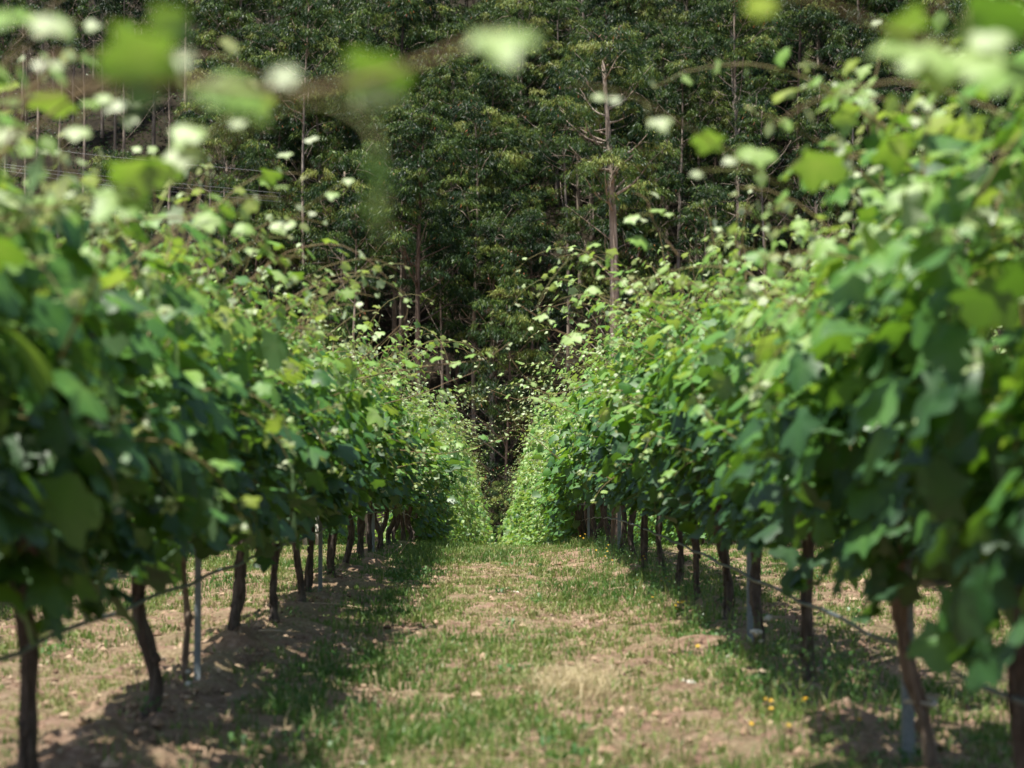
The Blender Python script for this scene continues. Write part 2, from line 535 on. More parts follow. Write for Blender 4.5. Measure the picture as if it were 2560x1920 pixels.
# a handful of single leaves, shared by every leaf that is an object of its own
LEAF_MESH = []   # eight tones for age and painted-in shade, three curls each
for ti, tone in enumerate((.08, .2, .34, .5, .66, .8, .9, 1.0)):
    row = []
    for q in range(3):
        V, T = TPL['hi'][q]
        b = MB(); V2 = V.copy(); V2[:, 2] *= (1.0, 1.6, 2.3)[q]
        tv = np.full(len(V), tone); tv[0] += .10; tv[2::2] -= .05
        b.add(V2, T, None, np.clip(tv, 0, 1))
        row.append(b.mesh('leaf', M['leaf']))
    LEAF_MESH.append(row)
TONES = np.array((.08, .2, .34, .5, .66, .8, .9, 1.0))


def leaf_obj(parent, p, N, Tp, size, tone, rr=rng):
    me = LEAF_MESH[int(np.argmin(np.abs(TONES - tone)))][int(rr.integers(0, 3))]
    o = bpy.data.objects.new('leaf', me)
    Fm = frames(np.array([N]), np.array([Tp]))[0] * size
    m = np.eye(4); m[:3, :3] = Fm; m[:3, 3] = p
    o.matrix_local = Matrix(m.tolist())
    o.parent = parent
    COL.objects.link(o)
    return o


# ------------------------------------------------------------------ trunks
def trunk_mesh(name, offs, r=.042, top=.85, seed=0, lod='hi', mat='bark', flare=1.7):
    """offs: sideways offsets (m) at even heights from the foot to the head"""
    rr = np.random.default_rng(seed)
    b = MB()
    n = 22 if lod == 'hi' else 8
    pts = np.array([[o, rr.normal(0, .012), z] for o, z in zip(offs, np.linspace(-.05, top, len(offs)))])
    P = spline(pts, n)
    t = np.linspace(0, 1, n)
    rad = r * .63 * (1 + (flare - 1) * np.exp(-t * 13) + .30 * np.exp(-((1 - t) * 5)) + .10 * np.sin(t * 17 + seed))
    tube(b, P, rad, 14 if lod == 'hi' else 7, .5, 0, .22 if lod == 'hi' else .1, seed, True, 5 if lod == 'hi' else 0)
    if lod == 'hi':      # loose strips of bark and burrs
        for k in range(10):
            a = rr.uniform(0, 6.28); z0 = rr.uniform(.02, .7)
            i0 = int(z0 * n); seg = P[i0:i0 + 7] + np.array([math.cos(a), math.sin(a), 0]) * (rad[i0:i0 + 7, None] * 1.02)
            if len(seg) > 2: tube(b, seg + rr.normal(0, .0025, seg.shape), np.linspace(.009, .003, len(seg)), 4, .5, 0)
        for k in range(2):
            a = rr.uniform(0, 6.28); i0 = int(rr.uniform(.05, .8) * n)
            c = P[i0] + np.array([math.cos(a), math.sin(a), 0]) * rad[i0] * .8
            tube(b, [c - [0, 0, .03], c, c + [0, 0, .03]], [.008, .026, .008], 7, .5, 0, .2, k)
    return b.mesh(name, M[mat])


def arm_mesh(sgn, seed):
    rr = np.random.default_rng(seed)
    b = MB()
    P = spline([[0, 0, .76], [rr.normal(0, .02), sgn * .12, .87], [rr.normal(0, .03), sgn * .45, .90], [rr.normal(0, .03), sgn * .82, .88]], 14)
    tube(b, P, np.linspace(.034, .014, 14), 8, .5, 0, .16, seed)
    for k in range(4):
        c = P[3 + k * 3]
        tube(b, [c, c + [rr.normal(0, .02), 0, .05], c + [rr.normal(0, .03), .01, .10]], [.011, .012, .007], 5, .5, 0)
    return b.mesh('cordon_arm', M['bark'])


ARMS = [arm_mesh(s_, k * 2 + (s_ > 0)) for k in range(3) for s_ in (-1, 1)]


def rand_offs(rr):
    a = rr.normal(0, .035); b_ = rr.normal(0, .03)
    return [0, a, b_ - a * .4, -a * .5 + rr.normal(0, .02), rr.normal(0, .02)]


# ------------------------------------------------------------------ the vines
# near vines: distance, lateral, foot-to-head offsets, radius, trunk material, label
LEFT = [
    (4.45, -1.52, [0, .02, 0, -.02, 0], .045, 'bark', "nearest grapevine of the left row, trunk outside the picture, blurred shoots hanging overhead"),
    (6.13, -1.50, [.01, -.01, -.015, -.01, -.035, -.05], .040, 'bark', "grapevine with straight dark trunk in the bottom left corner of the picture"),
    (8.06, -1.49, [-.02, .045, .025, -.02, -.035, -.015, .0], .043, 'bark', "grapevine with dark bowed trunk, second from the left edge"),
    (9.35, -1.53, [0, .0, .01, -.01, -.02, -.015], .019, 'young_bark', "thin pale young grapevine just in front of the first grey post on the left"),
    (11.1, -1.50, [.02, -.03, -.01, .0, .02, .02], .046, 'bark', "grapevine whose thick trunk flares into a mound of earth, beyond the first left post"),
    (12.8, -1.50, [.01, -.01, .0, .01, .015], .036, 'bark', "slim straight dark grapevine right behind the earth-mounded trunk on the left"),
    (14.4, -1.51, [.04, .03, .0, -.02, -.04, .02], .038, 'bark', "grapevine with doubled, sharply bowed trunk in the left row"),
    (15.75, -1.54, [-.02, -.02, .0, -.01, .04], .040, 'bark', "grapevine leaning against the second grey post of the left row"),
    (17.5, -1.50, [-.03, -.03, -.01, .03, .04], .052, 'bark', "thick grapevine with a knotty burr at its foot in the left row"),
    (19.2, -1.50, [-.04, .0, .03, -.02, .01], .044, 'bark', "grapevine with kinked trunk just past the knotty-footed one"),
    (20.8, -1.50, [.0, .0, .01, .0, -.01], .052, 'bark', "stout upright grapevine, first past the kinked trunk in the left row"),
    (22.2, -1.49, [.01, .0, .0, .01, .0], .036, 'bark', "slender upright grapevine with mossy grey bark in the left row"),
]
RIGHT = [
    (3.55, 1.55, [0, .01, 0, -.02, 0], .045, 'bark', "nearest grapevine of the right row, its big blurred leaves filling the right edge"),
    (5.35, 1.50, [.02, .02, .0, .01, .02], .055, 'bark', "grapevine with dark thick trunk cut by the right edge of the picture"),
    (6.75, 1.47, [.09, .06, .0, -.03, -.04], .036, 'young_bark', "grapevine tied by pale band to the near grey post on the right"),
    (9.1, 1.50, [.01, .0, .0, .01, .02], .042, 'bark', "grapevine with straight dark trunk, first beyond the tied one on the right"),
    (10.9, 1.51, [.02, .0, -.01, .0, .01], .040, 'bark', "grapevine with upright grey-brown trunk standing against a thin post behind white flowers"),
    (12.6, 1.50, [.04, .06, .04, -.01, -.05], .044, 'bark', "grapevine with trunk leaning out at the foot above the yellow dandelion"),
    (14.3, 1.50, [.03, .02, .02, -.01, -.04], .038, 'bark', "grapevine with slightly twisted trunk behind the first cluster of yellow flowers"),
    (15.6, 1.50, [-.01, .02, .03, .0, -.02], .036, 'bark', "grapevine with bent dark trunk rising from green weeds on the right"),
    (18.8, 1.48, [.0, .0, .0, .01, .0], .046, 'bark', "grapevine with straight bark-stripped trunk among orange-yellow blooms on the right"),
    (20.7, 1.50, [.08, -.01, -.02, .02, .02], .042, 'bark', "grapevine with strongly bowed S-shaped trunk on the right"),
    (24.0, 1.50, [.0, -.02, .0, .01, .03], .036, 'young_bark', "grapevine with pale leaning trunk just past the far grey post on the right"),
    (17.2, 1.50, [.03, .01, -.01, .0, .02], .036, 'bark', "slim grapevine between the bent dark trunk and the bark-stripped one on the right"),
    (22.1, 1.49, [-.02, .0, .02, .0, -.02], .038, 'bark', "grapevine with thin leaning trunk just short of the far grey post on the right"),
]
vines = []
nobj = 0


def make_near_vine(d, lx, offs, r, mt, label, row, idx):
    rr = np.random.default_rng(100 + idx * 7 + (50 if lx > 0 else 0))
    z0 = float(ground_z(lx, d)) + .0
    root = empty('grapevine', (lx, d, z0))
    tag(root, label, 'grapevine', 'vines of the %s row beside the grass aisle' % row)
    young = r < .025
    link('trunk', trunk_mesh('trunk', offs, r, .82, idx * 3 + 1, 'hi', mt, 2.0 if 'mound' in label else 1.5), root)
    for k, s_ in enumerate((0, 1)):
        link('cordon_arm', ARMS[(idx * 2) % 6 + s_ if ((idx * 2) % 6 + s_) < 6 else s_], root)
    near = d < 13
    bottom = .68 if lx < 0 else .70
    hs = ((.87 + .07 * min(max((d - 7) / 13, 0), 1)) if lx < 0 else (1.06 if d < 6 else .95 + .12 * min(max((d - 7) / 13, 0), 1))) * rr.uniform(.94, 1.06)
    top = 2.0 * hs
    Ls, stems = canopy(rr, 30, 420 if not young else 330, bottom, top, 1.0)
    # leaves on the aisle side that show largest become objects of their own
    n_own = 95 if d < 10 else (65 if d < 16 else 40)
    aisle = -np.sign(lx)
    order = sorted(range(len(Ls)), key=lambda k: -(Ls[k][0][0] * aisle + Ls[k][3] * 1.6 + rr.uniform(0, .25) + (.15 if Ls[k][0][2] > 1.9 else 0)))
    own = set(order[:n_own])
    b = MB()
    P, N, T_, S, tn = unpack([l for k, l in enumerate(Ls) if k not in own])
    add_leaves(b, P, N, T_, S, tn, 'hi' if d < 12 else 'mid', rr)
    ex = []
    for P in top_shoots(rr, 8, .5):
        P[:, 2] += top - 2.05; stems.append(P); ex += shoot_leaves(rr, P, .06, .03, .5, 1.0)
    P, N, T_, S, tn = unpack(ex)
    add_leaves(b, P, N, T_, S, tn, 'mid', rr)
    for st in stems: stem_tube(b, st, .0045, .0018, 4, .3, 1)
    fo = link('foliage', b.mesh('foliage', [M['leaf'], M['cane']]), root); fo['kind'] = 'stuff'
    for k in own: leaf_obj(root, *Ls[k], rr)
    for P in top_shoots(rr, 9, .6 if d < 12 else .85):
        b = MB(); P[:, 2] += (top - 2.0); stem_tube(b, P, .0046, .0018, 5, rr.uniform(.0, .6), 0)
        so = link('shoot', b.mesh('shoot', M['cane']), root)
        for l in shoot_leaves(rr, P, .085, .030, .45, 1.0): leaf_obj(so, *l, rr)
    return root


for k, v in enumerate(LEFT): vines.append(make_near_vine(*v, 'left', k))
for k, v in enumerate(RIGHT): vines.append(make_near_vine(*v, 'right', k))

# shared foliage for the vines further off
def shared_foliage(seed, lod, nshoot, nfill, ns, sc, top=2.2, reach=.65, lighter=0.0, bottom=.73):
    rr = np.random.default_rng(seed)
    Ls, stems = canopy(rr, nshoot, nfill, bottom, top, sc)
    b = MB()
    for P in top_shoots(rr, ns, reach):
        P[:, 2] += top - 2.0
        Ls += shoot_leaves(rr, P, .07 * sc, .032 * sc, .45, 1.0)
        stems.append(P)
    P, N, T_, S, tn = unpack(Ls)
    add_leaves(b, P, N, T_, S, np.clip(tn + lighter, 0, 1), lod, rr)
    for st in stems: stem_tube(b, st, .004, .0015, 3, .35, 1)
    return b.mesh('foliage', [M['leaf'], M['cane']])


def bushy_foliage(seed, n=1150, top=3.3):
    """the unpruned vines at the far end: wide at the foot, shoots trailing into the aisle"""
    rr = np.random.default_rng(seed)
    Ls, stems = [], []
    ox = rr.uniform(0, 40)
    for _ in range(int(n * 1.35)):
        z = top * rr.beta(1.0, 1.35)
        yy_ = rr.uniform(-.95, .95)
        if float(vnoise(yy_ + ox, z + ox, .33, 9)) < .42 and rr.random() < .85: continue
        w = (.22 + .75 * (1 - z / top) ** .9) * (.7 + .6 * float(vnoise(yy_ + ox, z + 9, .5, 8)))
        u = rr.choice([-1, 1]) * rr.random() ** .6 * 1.18
        p = np.array([u * w, yy_, z + .05])
        N = np.array([np.sign(u) * rr.uniform(.1, .8), -.25, rr.uniform(.3, 1.0)]) + rr.normal(0, .35, 3)
        Ls.append((p, N, np.array([np.sign(u) * .4, 0, -.9]) + rr.normal(0, .4, 3), rr.uniform(.07, .15), np.clip(rr.normal(.60, .20), .15, .90)))
    for _ in range(26):
        sx = rr.choice([-1, 1]); st = (sx * rr.uniform(.1, .4), rr.uniform(-.8, .8), rr.uniform(.8, 2.8))
        P = grow_shoot(rr, st, (sx * rr.uniform(.4, 1.0), rr.normal(0, .4), .9), rr.uniform(.6, 1.3), sag=.4, step=.11)
        stems.append(P); Ls += shoot_leaves(rr, P, .075, .04, .55, .9)
    b = MB(); P, N, T_, S, tn = unpack(Ls)
    add_leaves(b, P, N, T_, S, tn, 'far', rr)
    for st in stems: stem_tube(b, st, .005, .002, 3, .2, 1)
    return b.mesh('foliage', [M['leaf'], M['cane']])


BUSHF = [bushy_foliage(700 + k) for k in range(7)]
LOWF_BOTTOM = .12
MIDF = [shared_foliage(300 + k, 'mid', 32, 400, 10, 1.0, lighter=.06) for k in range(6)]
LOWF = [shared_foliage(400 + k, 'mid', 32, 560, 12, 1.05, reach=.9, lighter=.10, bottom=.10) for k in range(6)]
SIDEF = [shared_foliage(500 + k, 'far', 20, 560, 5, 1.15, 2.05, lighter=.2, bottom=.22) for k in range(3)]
MIDT = [trunk_mesh('trunk', rand_offs(np.random.default_rng(600 + k)), .048, .85, 600 + k, 'hi') for k in range(6)]
FART = [trunk_mesh('trunk', rand_offs(np.random.default_rng(620 + k)), .045, .85, 620 + k, 'lo') for k in range(4)]
rr = np.random.default_rng(55)


def far_vine(lx, d, fol, trk, label, group, sz=1.0):
    root = empty('grapevine', (lx, d, float(ground_z(lx, d))), math.pi * int(rr.integers(0, 2)) + rr.normal(0, .03))
    tag(root, label, 'grapevine', group)
    link('trunk', trk, root)
    fo = link('foliage', fol, root); fo['kind'] = 'stuff'
    fo.scale = (rr.uniform(.85, 1.25), rr.uniform(.95, 1.1), sz * rr.uniform(.88, 1.10))
    if fol in BUSHF: fo.scale[2] = rr.uniform(.72, 1.22)
    if rr.random() < .5: fo.scale[0] *= -1
    return root


for side, start in ((-1, 23.7), (1, 25.7)):
    nm = 'left' if side < 0 else 'right'
    d = start
    k = 0
    while d < 84:
        if d < 30:
            lab = "%s grapevine beyond the %s in the %s row, before the crest" % (("first", "second", "third", "fourth", "fifth")[min(k, 4)], "mossy-barked vine" if side < 0 else "pale leaning trunk", nm)
        elif d < 45: lab = "grapevine just past the crest in the %s row, foot hidden behind the grass edge" % nm
        elif d < 70: lab = "sunlit grapevine halfway down the slope in the %s row" % nm
        else: lab = "unpruned bushy grapevine near the far end of the %s row before the dark wood" % nm
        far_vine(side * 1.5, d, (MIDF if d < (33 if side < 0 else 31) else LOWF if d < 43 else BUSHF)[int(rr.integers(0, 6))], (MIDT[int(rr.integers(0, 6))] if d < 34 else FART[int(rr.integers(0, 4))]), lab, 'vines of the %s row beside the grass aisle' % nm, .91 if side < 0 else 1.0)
        d += 1.65 + rr.normal(0, .05); k += 1
    for lx, d0, d1 in ((4.5, 11.5, 58), (7.5, 20, 44)):
        d = d0
        while d < d1:
            lab = ("grapevine of the next row seen in the gap under the %s canopy" if lx < 5 else "grapevine two rows away behind the %s vines, glimpsed between trunks") % nm
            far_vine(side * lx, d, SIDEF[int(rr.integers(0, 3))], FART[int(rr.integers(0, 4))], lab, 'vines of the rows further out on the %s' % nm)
            d += 1.65 + rr.normal(0, .05)

# ------------------------------------------------------------------ long blurred shoots overhead, each on its near vine
def cane_in_space(vine, pts, leaves, r0=.004, tone=.2):
    """pts: photo pixel x, y and distance; leaves: pixel x, y, distance, size m, tone, normal, tip"""
    inv = np.array(vine.location)
    P = spline([at(*p) for p in pts], 7 * len(pts)) - inv
    b = MB(); tube(b, P, np.linspace(r0, r0 * .5, len(P)), 6, tone, 0, cap=True)
    so = link('shoot', b.mesh('shoot', M['cane']), vine)
    for (px, py, d, size, tn, N, Tp) in leaves:
        N = np.array(N, float); Tp = np.array(Tp, float)
        Fm = frames(N[None], Tp[None])[0]
        p = at(px, py, d) - inv - Fm[:, 1] * size * .4
        leaf_obj(so, p, N, Tp, size, tn)
        # petiole
        j = int(np.argmin(np.linalg.norm(P - p, axis=1)))
        if np.linalg.norm(P[j] - p) < .25:
            b = MB(); tube(b, [P[j], (P[j] + p) / 2 + [0, 0, .008], p], [.0016, .0014, .0012], 4, .6, 0)
            link('petiole', b.mesh('petiole', M['cane']), so)
    return so


LV, RV = vines[0], vines[len(LEFT)]
up, cam_n = (0, -.3, 1), (0, -1, .4)
cane_in_space(LV, [(-900, 500, 2.6), (-300, 330, 2.2), (100, 230, 2.0), (430, 200, 1.95), (700, 225, 1.9), (960, 180, 1.85), (1240, 70, 1.8)], [
    (345, 135, 1.95, .086, .58, (-.1, .75, .65), (-1, 0, -.1)),
    (420, 50, 2.0, .045, .55, (.2, .8, .5), (.6, 0, .7)),
    (585, 215, 1.95, .078, .72, (.3, -.6, .7), (-.45, 0, -1)),
    (940, 165, 1.9, .070, .58, (.1, .6, .8), (.8, .1, -.2)),
    (945, 220, 1.9, .045, .9, (0, -.8, .5), (0, 0, -1)),
    (1255, 72, 1.8, .065, .80, (0, -.5, .85), (1, 0, -.1)),
    (440, 130, 2.0, .035, 1.0, (0, -.7, .7), (1, 0, 0)),
    (705, 180, 1.9, .030, 1.0, (0, -.7, .7), (1, 0, .3)),
], .0055)
cane_in_space(LV, [(-600, 900, 3.4), (-200, 640, 3.2), (10, 370, 3.1), (60, 230, 3.05), (140, 120, 3.0)], [
    (10, 30, 2.3, .06, .7, (0, -.5, .8), (.8, 0, -.6)), (118, 50, 2.5, .055, .92, (.2, -.6, .7), (.5, 0, -.7)),
    (25, 240, 3.4, .07, .66, (0, -.4, .8), (1, 0, .2)), (100, 150, 3.3, .035, 1.0, (0, -.6, .7), (1, 0, -.4)),
    (135, 155, 3.3, .03, 1.0, (0, -.6, .7), (.2, 0, -1)), (10, 335, 3.2, .05, .95, (0, -.6, .6), (.2, 0, -1))], .007, .1)
cane_in_space(LV, [(-200, 700, 4.6), (60, 560, 4.4), (160, 350, 4.2), (215, 270, 4.15), (290, 235, 4.1)], [
    (285, 255, 4.0, .05, 1.0, (0, -.6, .7), (.3, 0, -1)), (320, 290, 4.0, .04, 1.0, (0, -.6, .7), (1, 0, -.5)), (255, 240, 4.0, .035, .95, (0, -.6, .7), (-1, 0, -.2)),
    (335, 250, 4.0, .035, 1.0, (0, -.6, .7), (1, 0, .2)), (190, 325, 4.0, .055, .92, (.1, -.6, .7), (.8, 0, -.5)), (225, 250, 4.0, .05, .7, (.1, -.3, .9), (.8, 0, .3))], .004, .3)
cane_in_space(LV, [(150, 900, 4.2), (300, 560, 3.8), (420, 400, 3.6), (520, 330, 3.5), (600, 250, 3.5)], [
    (470, 320, 3.4, .07, .9, (0, -.6, .7), (.5, 0, -.8)), (455, 380, 3.4, .065, .9, (.1, -.7, .6), (.9, 0, -.3)),
    (590, 300, 3.4, .03, .95, (0, -.6, .7), (1, 0, 0)), (640, 245, 3.4, .06, .66, (0, .4, .9), (.8, 0, .2)),
    (330, 420, 3.6, .10, .5, (0, .5, .8), (-.5, 0, -.6)), (400, 420, 3.6, .08, .5, (0, .5, .8), (.7, 0, -.6)), (310, 490, 3.6, .12, .66, (.2, -.5, .8), (.2, 0, -1))], .004, .5)
cane_in_space(LV, [(-500, 700, 2.2), (300, 480, 1.75), (700, 260, 1.6), (900, 290, 1.5), (950, 430, 1.45), (955, 600, 1.42)], [
    (955, 420, 1.4, .03, .5, (.9, -.3, .2), (0, 0, -1)), (945, 520, 1.4, .028, .6, (.9, -.2, .2), (0, 0, -1))], .0016, .7)
V2_ = vines[2]
cane_in_space(V2_, [(520, 760, 7.4), (640, 620, 7.0), (760, 520, 6.8), (850, 460, 6.7)], [
    (705, 555, 6.9, .09, .88, (0, -.6, .8), (.9, 0, -.3)), (770, 345, 7.0, .035, 1.0, (0, -.6, .8), (.9, 0, -.3)), (785, 340, 7.0, .03, 1.0, (0, -.6, .8), (.4, 0, -1)),
    (710, 380, 7.0, .055, .95, (0, -.4, .9), (.9, 0, -.1)), (675, 430, 6.9, .08, .55, (.1, .5, .8), (.9, 0, -.2)), (780, 530, 6.8, .03, 1.0, (0, -.6, .8), (.4, 0, -.6)),
    (870, 445, 6.7, .04, .95, (0, -.6, .8), (.8, 0, -.4)), (830, 480, 6.7, .05, .8, (0, -.5, .8), (.8, 0, -.6))], .003, .4)
# right-hand side
cane_in_space(RV, [(2900, 500, 3.2), (2650, 260, 2.7), (2450, 150, 2.5), (2300, 90, 2.4), (2150, 30, 2.3), (2000, -40, 2.2)], [
    (2310, 110, 2.35, .105, .8, (.1, -.45, .85), (-.6, 0, -1)), (2400, 130, 2.4, .125, .8, (-.1, -.5, .8), (.5, 0, -1)),
    (2260, 60, 2.5, .07, .5, (-.5, .6, .6), (-1, 0, .6)), (2480, 80, 2.4, .06, .9, (0, -.6, .7), (1, 0, 0)),
    (2520, 150, 2.5, .12, .66, (.1, -.6, .7), (.6, 0, -.8)), (2500, 30, 2.5, .10, .34, (.1, .6, .7), (.8, 0, -.3)), (1910, 0, 2.3, .04, .6, (0, .4, .8), (-1, 0, -.2))], .005, .1)
cane_in_space(vines[len(LEFT) + 1], [(1950, 460, 4.6), (1840, 380, 4.4), (1700, 300, 4.2), (1560, 225, 4.1), (1440, 205, 4.0)], [
    (1650, 292, 4.1, .055, .95, (0, -.5, .8), (1, 0, .3)), (1895, 372, 4.4, .095, .8, (.2, -.55, .8), (.9, 0, -.3)), (1775, 345, 4.3, .075, .5, (0, .5, .8), (-.8, 0, .2)),
    (1500, 235, 4.1, .03, 1.0, (0, -.6, .7), (0, 0, -1)), (1540, 240, 4.1, .03, 1.0, (0, -.6, .7), (1, 0, -.5)), (2055, 410, 4.6, .13, .5, (.2, .5, .8), (.8, 0, -.7)),
    (1745, 430, 4.6, .03, 1.0, (0, -.6, .7), (0, 0, -1)), (1830, 395, 4.6, .035, 1.0, (0, -.6, .7), (0, 0, -1))], .003, .35)
cane_in_space(vines[len(LEFT) + 1], [(2350, 700, 5.0), (2280, 540, 5.0), (2240, 400, 5.0), (2250, 250, 4.9)], [
    (2240, 350, 4.9, .14, .5, (-.4, .5, .8), (-.9, 0, -.6)), (2330, 260, 4.9, .03, 1.0, (0, -.6, .7), (0, 0, -1)), (2300, 290, 4.9, .035, 1.0, (0, -.6, .7), (1, 0, -1)),
    (2390, 340, 4.9, .16, .34, (.1, -.4, .8), (.6, 0, -1)), (2470, 430, 4.6, .075, 1.0, (0, -.7, .6), (-.5, 0, -1)), (2340, 640, 4.8, .19, .5, (-.05, -.8, .45), (-.3, 0, -1)),
    (2400, 870, 4.8, .17, .34, (-.2, -.8, .45), (-.2, 0, -1)), (2300, 470, 4.8, .15, .6, (-.2, -.7, .6), (.1, 0, -1)), (2480, 750, 4.3, .15, .2, (.2, .6, .6), (-.5, 0, -1)),
    (2350, 1610, 5.0, .15, .34, (-.2, -.8, .35), (-.1, 0, -1)), (2420, 1520, 5.0, .16, .34, (0, -.8, .4), (.2, 0, -1)), (2480, 1330, 4.9, .16, .5, (.1, -.8, .4), (0, 0, -1))], .004, .3)

A_UP = (0, -.35, .9)
def arch(vine, pts, lv, d, s0=.085, r0=.0042):
    rr = np.random.default_rng(int(pts[0][0]))
    cane_in_space(vine, [(p[0], p[1], d) for p in pts], [(x, y, d, s0 * k, t, (rr.normal(0, .3), -.35 + rr.normal(0, .2), .85), (rr.normal(0, .8), 0, -.5 + rr.normal(0, .3))) for x, y, k, t in lv], r0, .1)
arch(vines[5], [(830, 960), (954, 935), (1053, 917), (1153, 906), (1216, 895), (1275, 855)], [(1026, 904, 1.5, .66), (1089, 895, 1.1, .66), (1137, 908, 1.0, .75), (1175, 888, .95, .7), (1225, 884, .8, .8), (1275, 858, .4, 1.0), (985, 950, 1.0, .8), (930, 905, 1.2, .7)], 13.6)
arch(vines[7], [(900, 900), (960, 850), (1010, 800), (1020, 765)], [(950, 830, 1.0, .8), (905, 815, 1.2, .85), (1000, 790, .6, .9), (1022, 765, .4, 1.0), (1010, 820, .5, .9)], 15.0)
arch(vines[7], [(960, 1010), (1050, 985), (1120, 955), (1185, 930), (1200, 905)], [(1060, 1000, .8, .8), (1110, 980, .9, .8), (1153, 975, .8, .85), (1190, 915, .4, 1.0), (1150, 940, .6, .9)], 17.5)
arch(vines[8], [(1000, 1125), (1090, 1135), (1160, 1125), (1230, 1105), (1268, 1090)], [(1110, 1115, .9, .7), (1150, 1110, 1.0, .7), (1185, 1120, 1.3, .75), (1210, 1092, 1.0, .55), (1245, 1100, .7, .5), (1268, 1085, .5, .9)], 18.0)
arch(vines[len(LEFT) + 5], [(1480, 860), (1401, 831), (1342, 790), (1288, 755)], [(1351, 788, 1.1, .8), (1428, 842, 1.7, .75), (1295, 760, .5, 1.0), (1380, 800, .6, .9), (1460, 810, .9, .8)], 12.5)
arch(vines[len(LEFT) + 7], [(1470, 960), (1383, 985), (1330, 960), (1280, 900), (1268, 860)], [(1300, 905, .8, .85), (1335, 960, .7, .8), (1390, 995, 1.3, .7), (1270, 870, .4, 1.0), (1420, 950, 1.0, .8)], 15.5)
arch(vines[len(LEFT) + 8], [(1450, 1040), (1342, 996), (1297, 999), (1266, 990), (1215, 970)], [(1266, 990, .9, .8), (1342, 994, 1.4, .75), (1300, 950, .6, .9), (1218, 968, .4, 1.0), (1250, 935, .7, .85), (1400, 1010, .9, .7)], 18.5)
arch(vines[len(LEFT) + 8], [(1400, 1150), (1330, 1090), (1290, 1060), (1265, 1010)], [(1320, 1075, .8, .8), (1315, 1110, 1.1, .7), (1270, 1030, .5, .9), (1350, 1075, .9, .75)], 21.0)
arch(vines[len(LEFT) + 4], [(1600, 740), (1558, 700), (1485, 690), (1490, 640)], [(1482, 655, .5, .95), (1485, 722, .9, .75), (1500, 690, .6, .9), (1560, 700, .5, .9), (1590, 710, .8, .8)], 10.5)
arch(vines[len(LEFT) + 3], [(1700, 640), (1640, 560), (1620, 500), (1590, 480)], [(1600, 596, 1.2, .6), (1580, 540, .9, .85), (1645, 520, .9, .85), (1610, 545, .5, 1.0), (1640, 480, .6, 1.0), (1670, 530, .7, .9)], 9.0)
# sunny leaves hanging below the left canopy
arch(vines[4], [(700, 1350), (640, 1345), (580, 1350), (560, 1380)], [(650, 1358, 1.3, .8), (690, 1345, 1.0, .75), (720, 1338, .5, 1.0), (610, 1360, 1.2, .5), (660, 1400, 1.5, .1)], 10.6, .08)

# ------------------------------------------------------------------ posts, wires, hose
def steel_post(lx, d, h, label, brackets=(.66, .97, 1.69), lean=0.0, w=.045):
    z = float(ground_z(lx, d))
    root = empty('trellis_post', (lx, d, z)); root.rotation_euler = (0, lean, 0)
    tag(root, label, 'post', 'galvanised trellis posts in the vine rows')
    b = MB()      # open C-profile
    t = .004; dd = w * .7
    out = [(-w / 2, dd), (-w / 2, 0), (w / 2, 0), (w / 2, dd), (w / 2 - t, dd), (w / 2 - t, t), (-w / 2 + t, t), (-w / 2 + t, dd)]
    Vv = np.array([[x, y, zz] for zz in (-.1, h) for x, y in out]); n = 8
    Q = [[k, (k + 1) % n, n + (k + 1) % n, n + k] for k in range(n)] + [[8, 9, 14, 15], [9, 10, 13, 14], [10, 11, 12, 13]]
    b.add(Vv, None, Q)
    link('profile', b.mesh('profile', M['steel'], False), root)
    for hz in brackets:
        b = MB(); tube(b, [[-.16, -.006, hz + .01], [-.15, -.006, hz], [.15, -.006, hz], [.16, -.006, hz + .01]], .011, 6)
        link('bracket', b.mesh('bracket', M['steel']), root)
    return root


p1 = steel_post(-1.50, 9.5, 2.0, "slender grey metal post standing next to the thin pale young vine on the left", w=.032)
steel_post(-1.48, 15.9, 2.0, "grey metal post behind the leaning trunk, second along the left row", w=.034)
steel_post(-1.5, 23.0, 2.1, "grey metal post far along the left row near the crest", w=.04)
steel_post(1.52, 6.95, 2.1, "near grey metal post of the right row with pale wire brackets and a tied vine", lean=0.0)
steel_post(1.49, 11.05, 2.1, "thin grey post hidden behind the upright trunk near the white flowers", (), w=.035)
steel_post(1.52, 23.2, 2.1, "clearly visible bluish grey post between trunks far along the right row", w=.045)
for d in (30.5, 38, 45.5, 53, 60.5):
    for sx in (-1, 1):
        steel_post(sx * 1.5, d, 2.1, "small trellis post among leaves past the crest of the %s row" % ('left' if sx < 0 else 'right'), w=.04)
# the tie round the right-hand vine
z_ = float(ground_z(1.5, 6.75))
b = MB(); a_ = np.linspace(0, 6.28, 17); tube(b, np.stack([1.53 + .05 * np.cos(a_), 6.80 + .07 * np.sin(a_), z_ + .235 + .006 * np.sin(a_ * 2)], 1), .009, 6)
tag(link('vine_tie', b.mesh('vine_tie', M['tie'])), "pale band tied low round vine and near right post", 'tie')
b = MB(); tube(b, np.stack([1.52 + .06 * np.cos(a_), 6.78 + .07 * np.sin(a_), z_ + .66 + .006 * np.sin(a_ * 2)], 1), .008, 6)
tube(b, [[1.46, 6.71, z_ + .66], [1.42, 6.70, z_ + .655], [1.36, 6.70, z_ + .65]], .012, 6)
tag(link('vine_tie', b.mesh('vine_tie', M['tie'])), "whitish cord knotted higher on the near right post beside the bracket", 'tie')


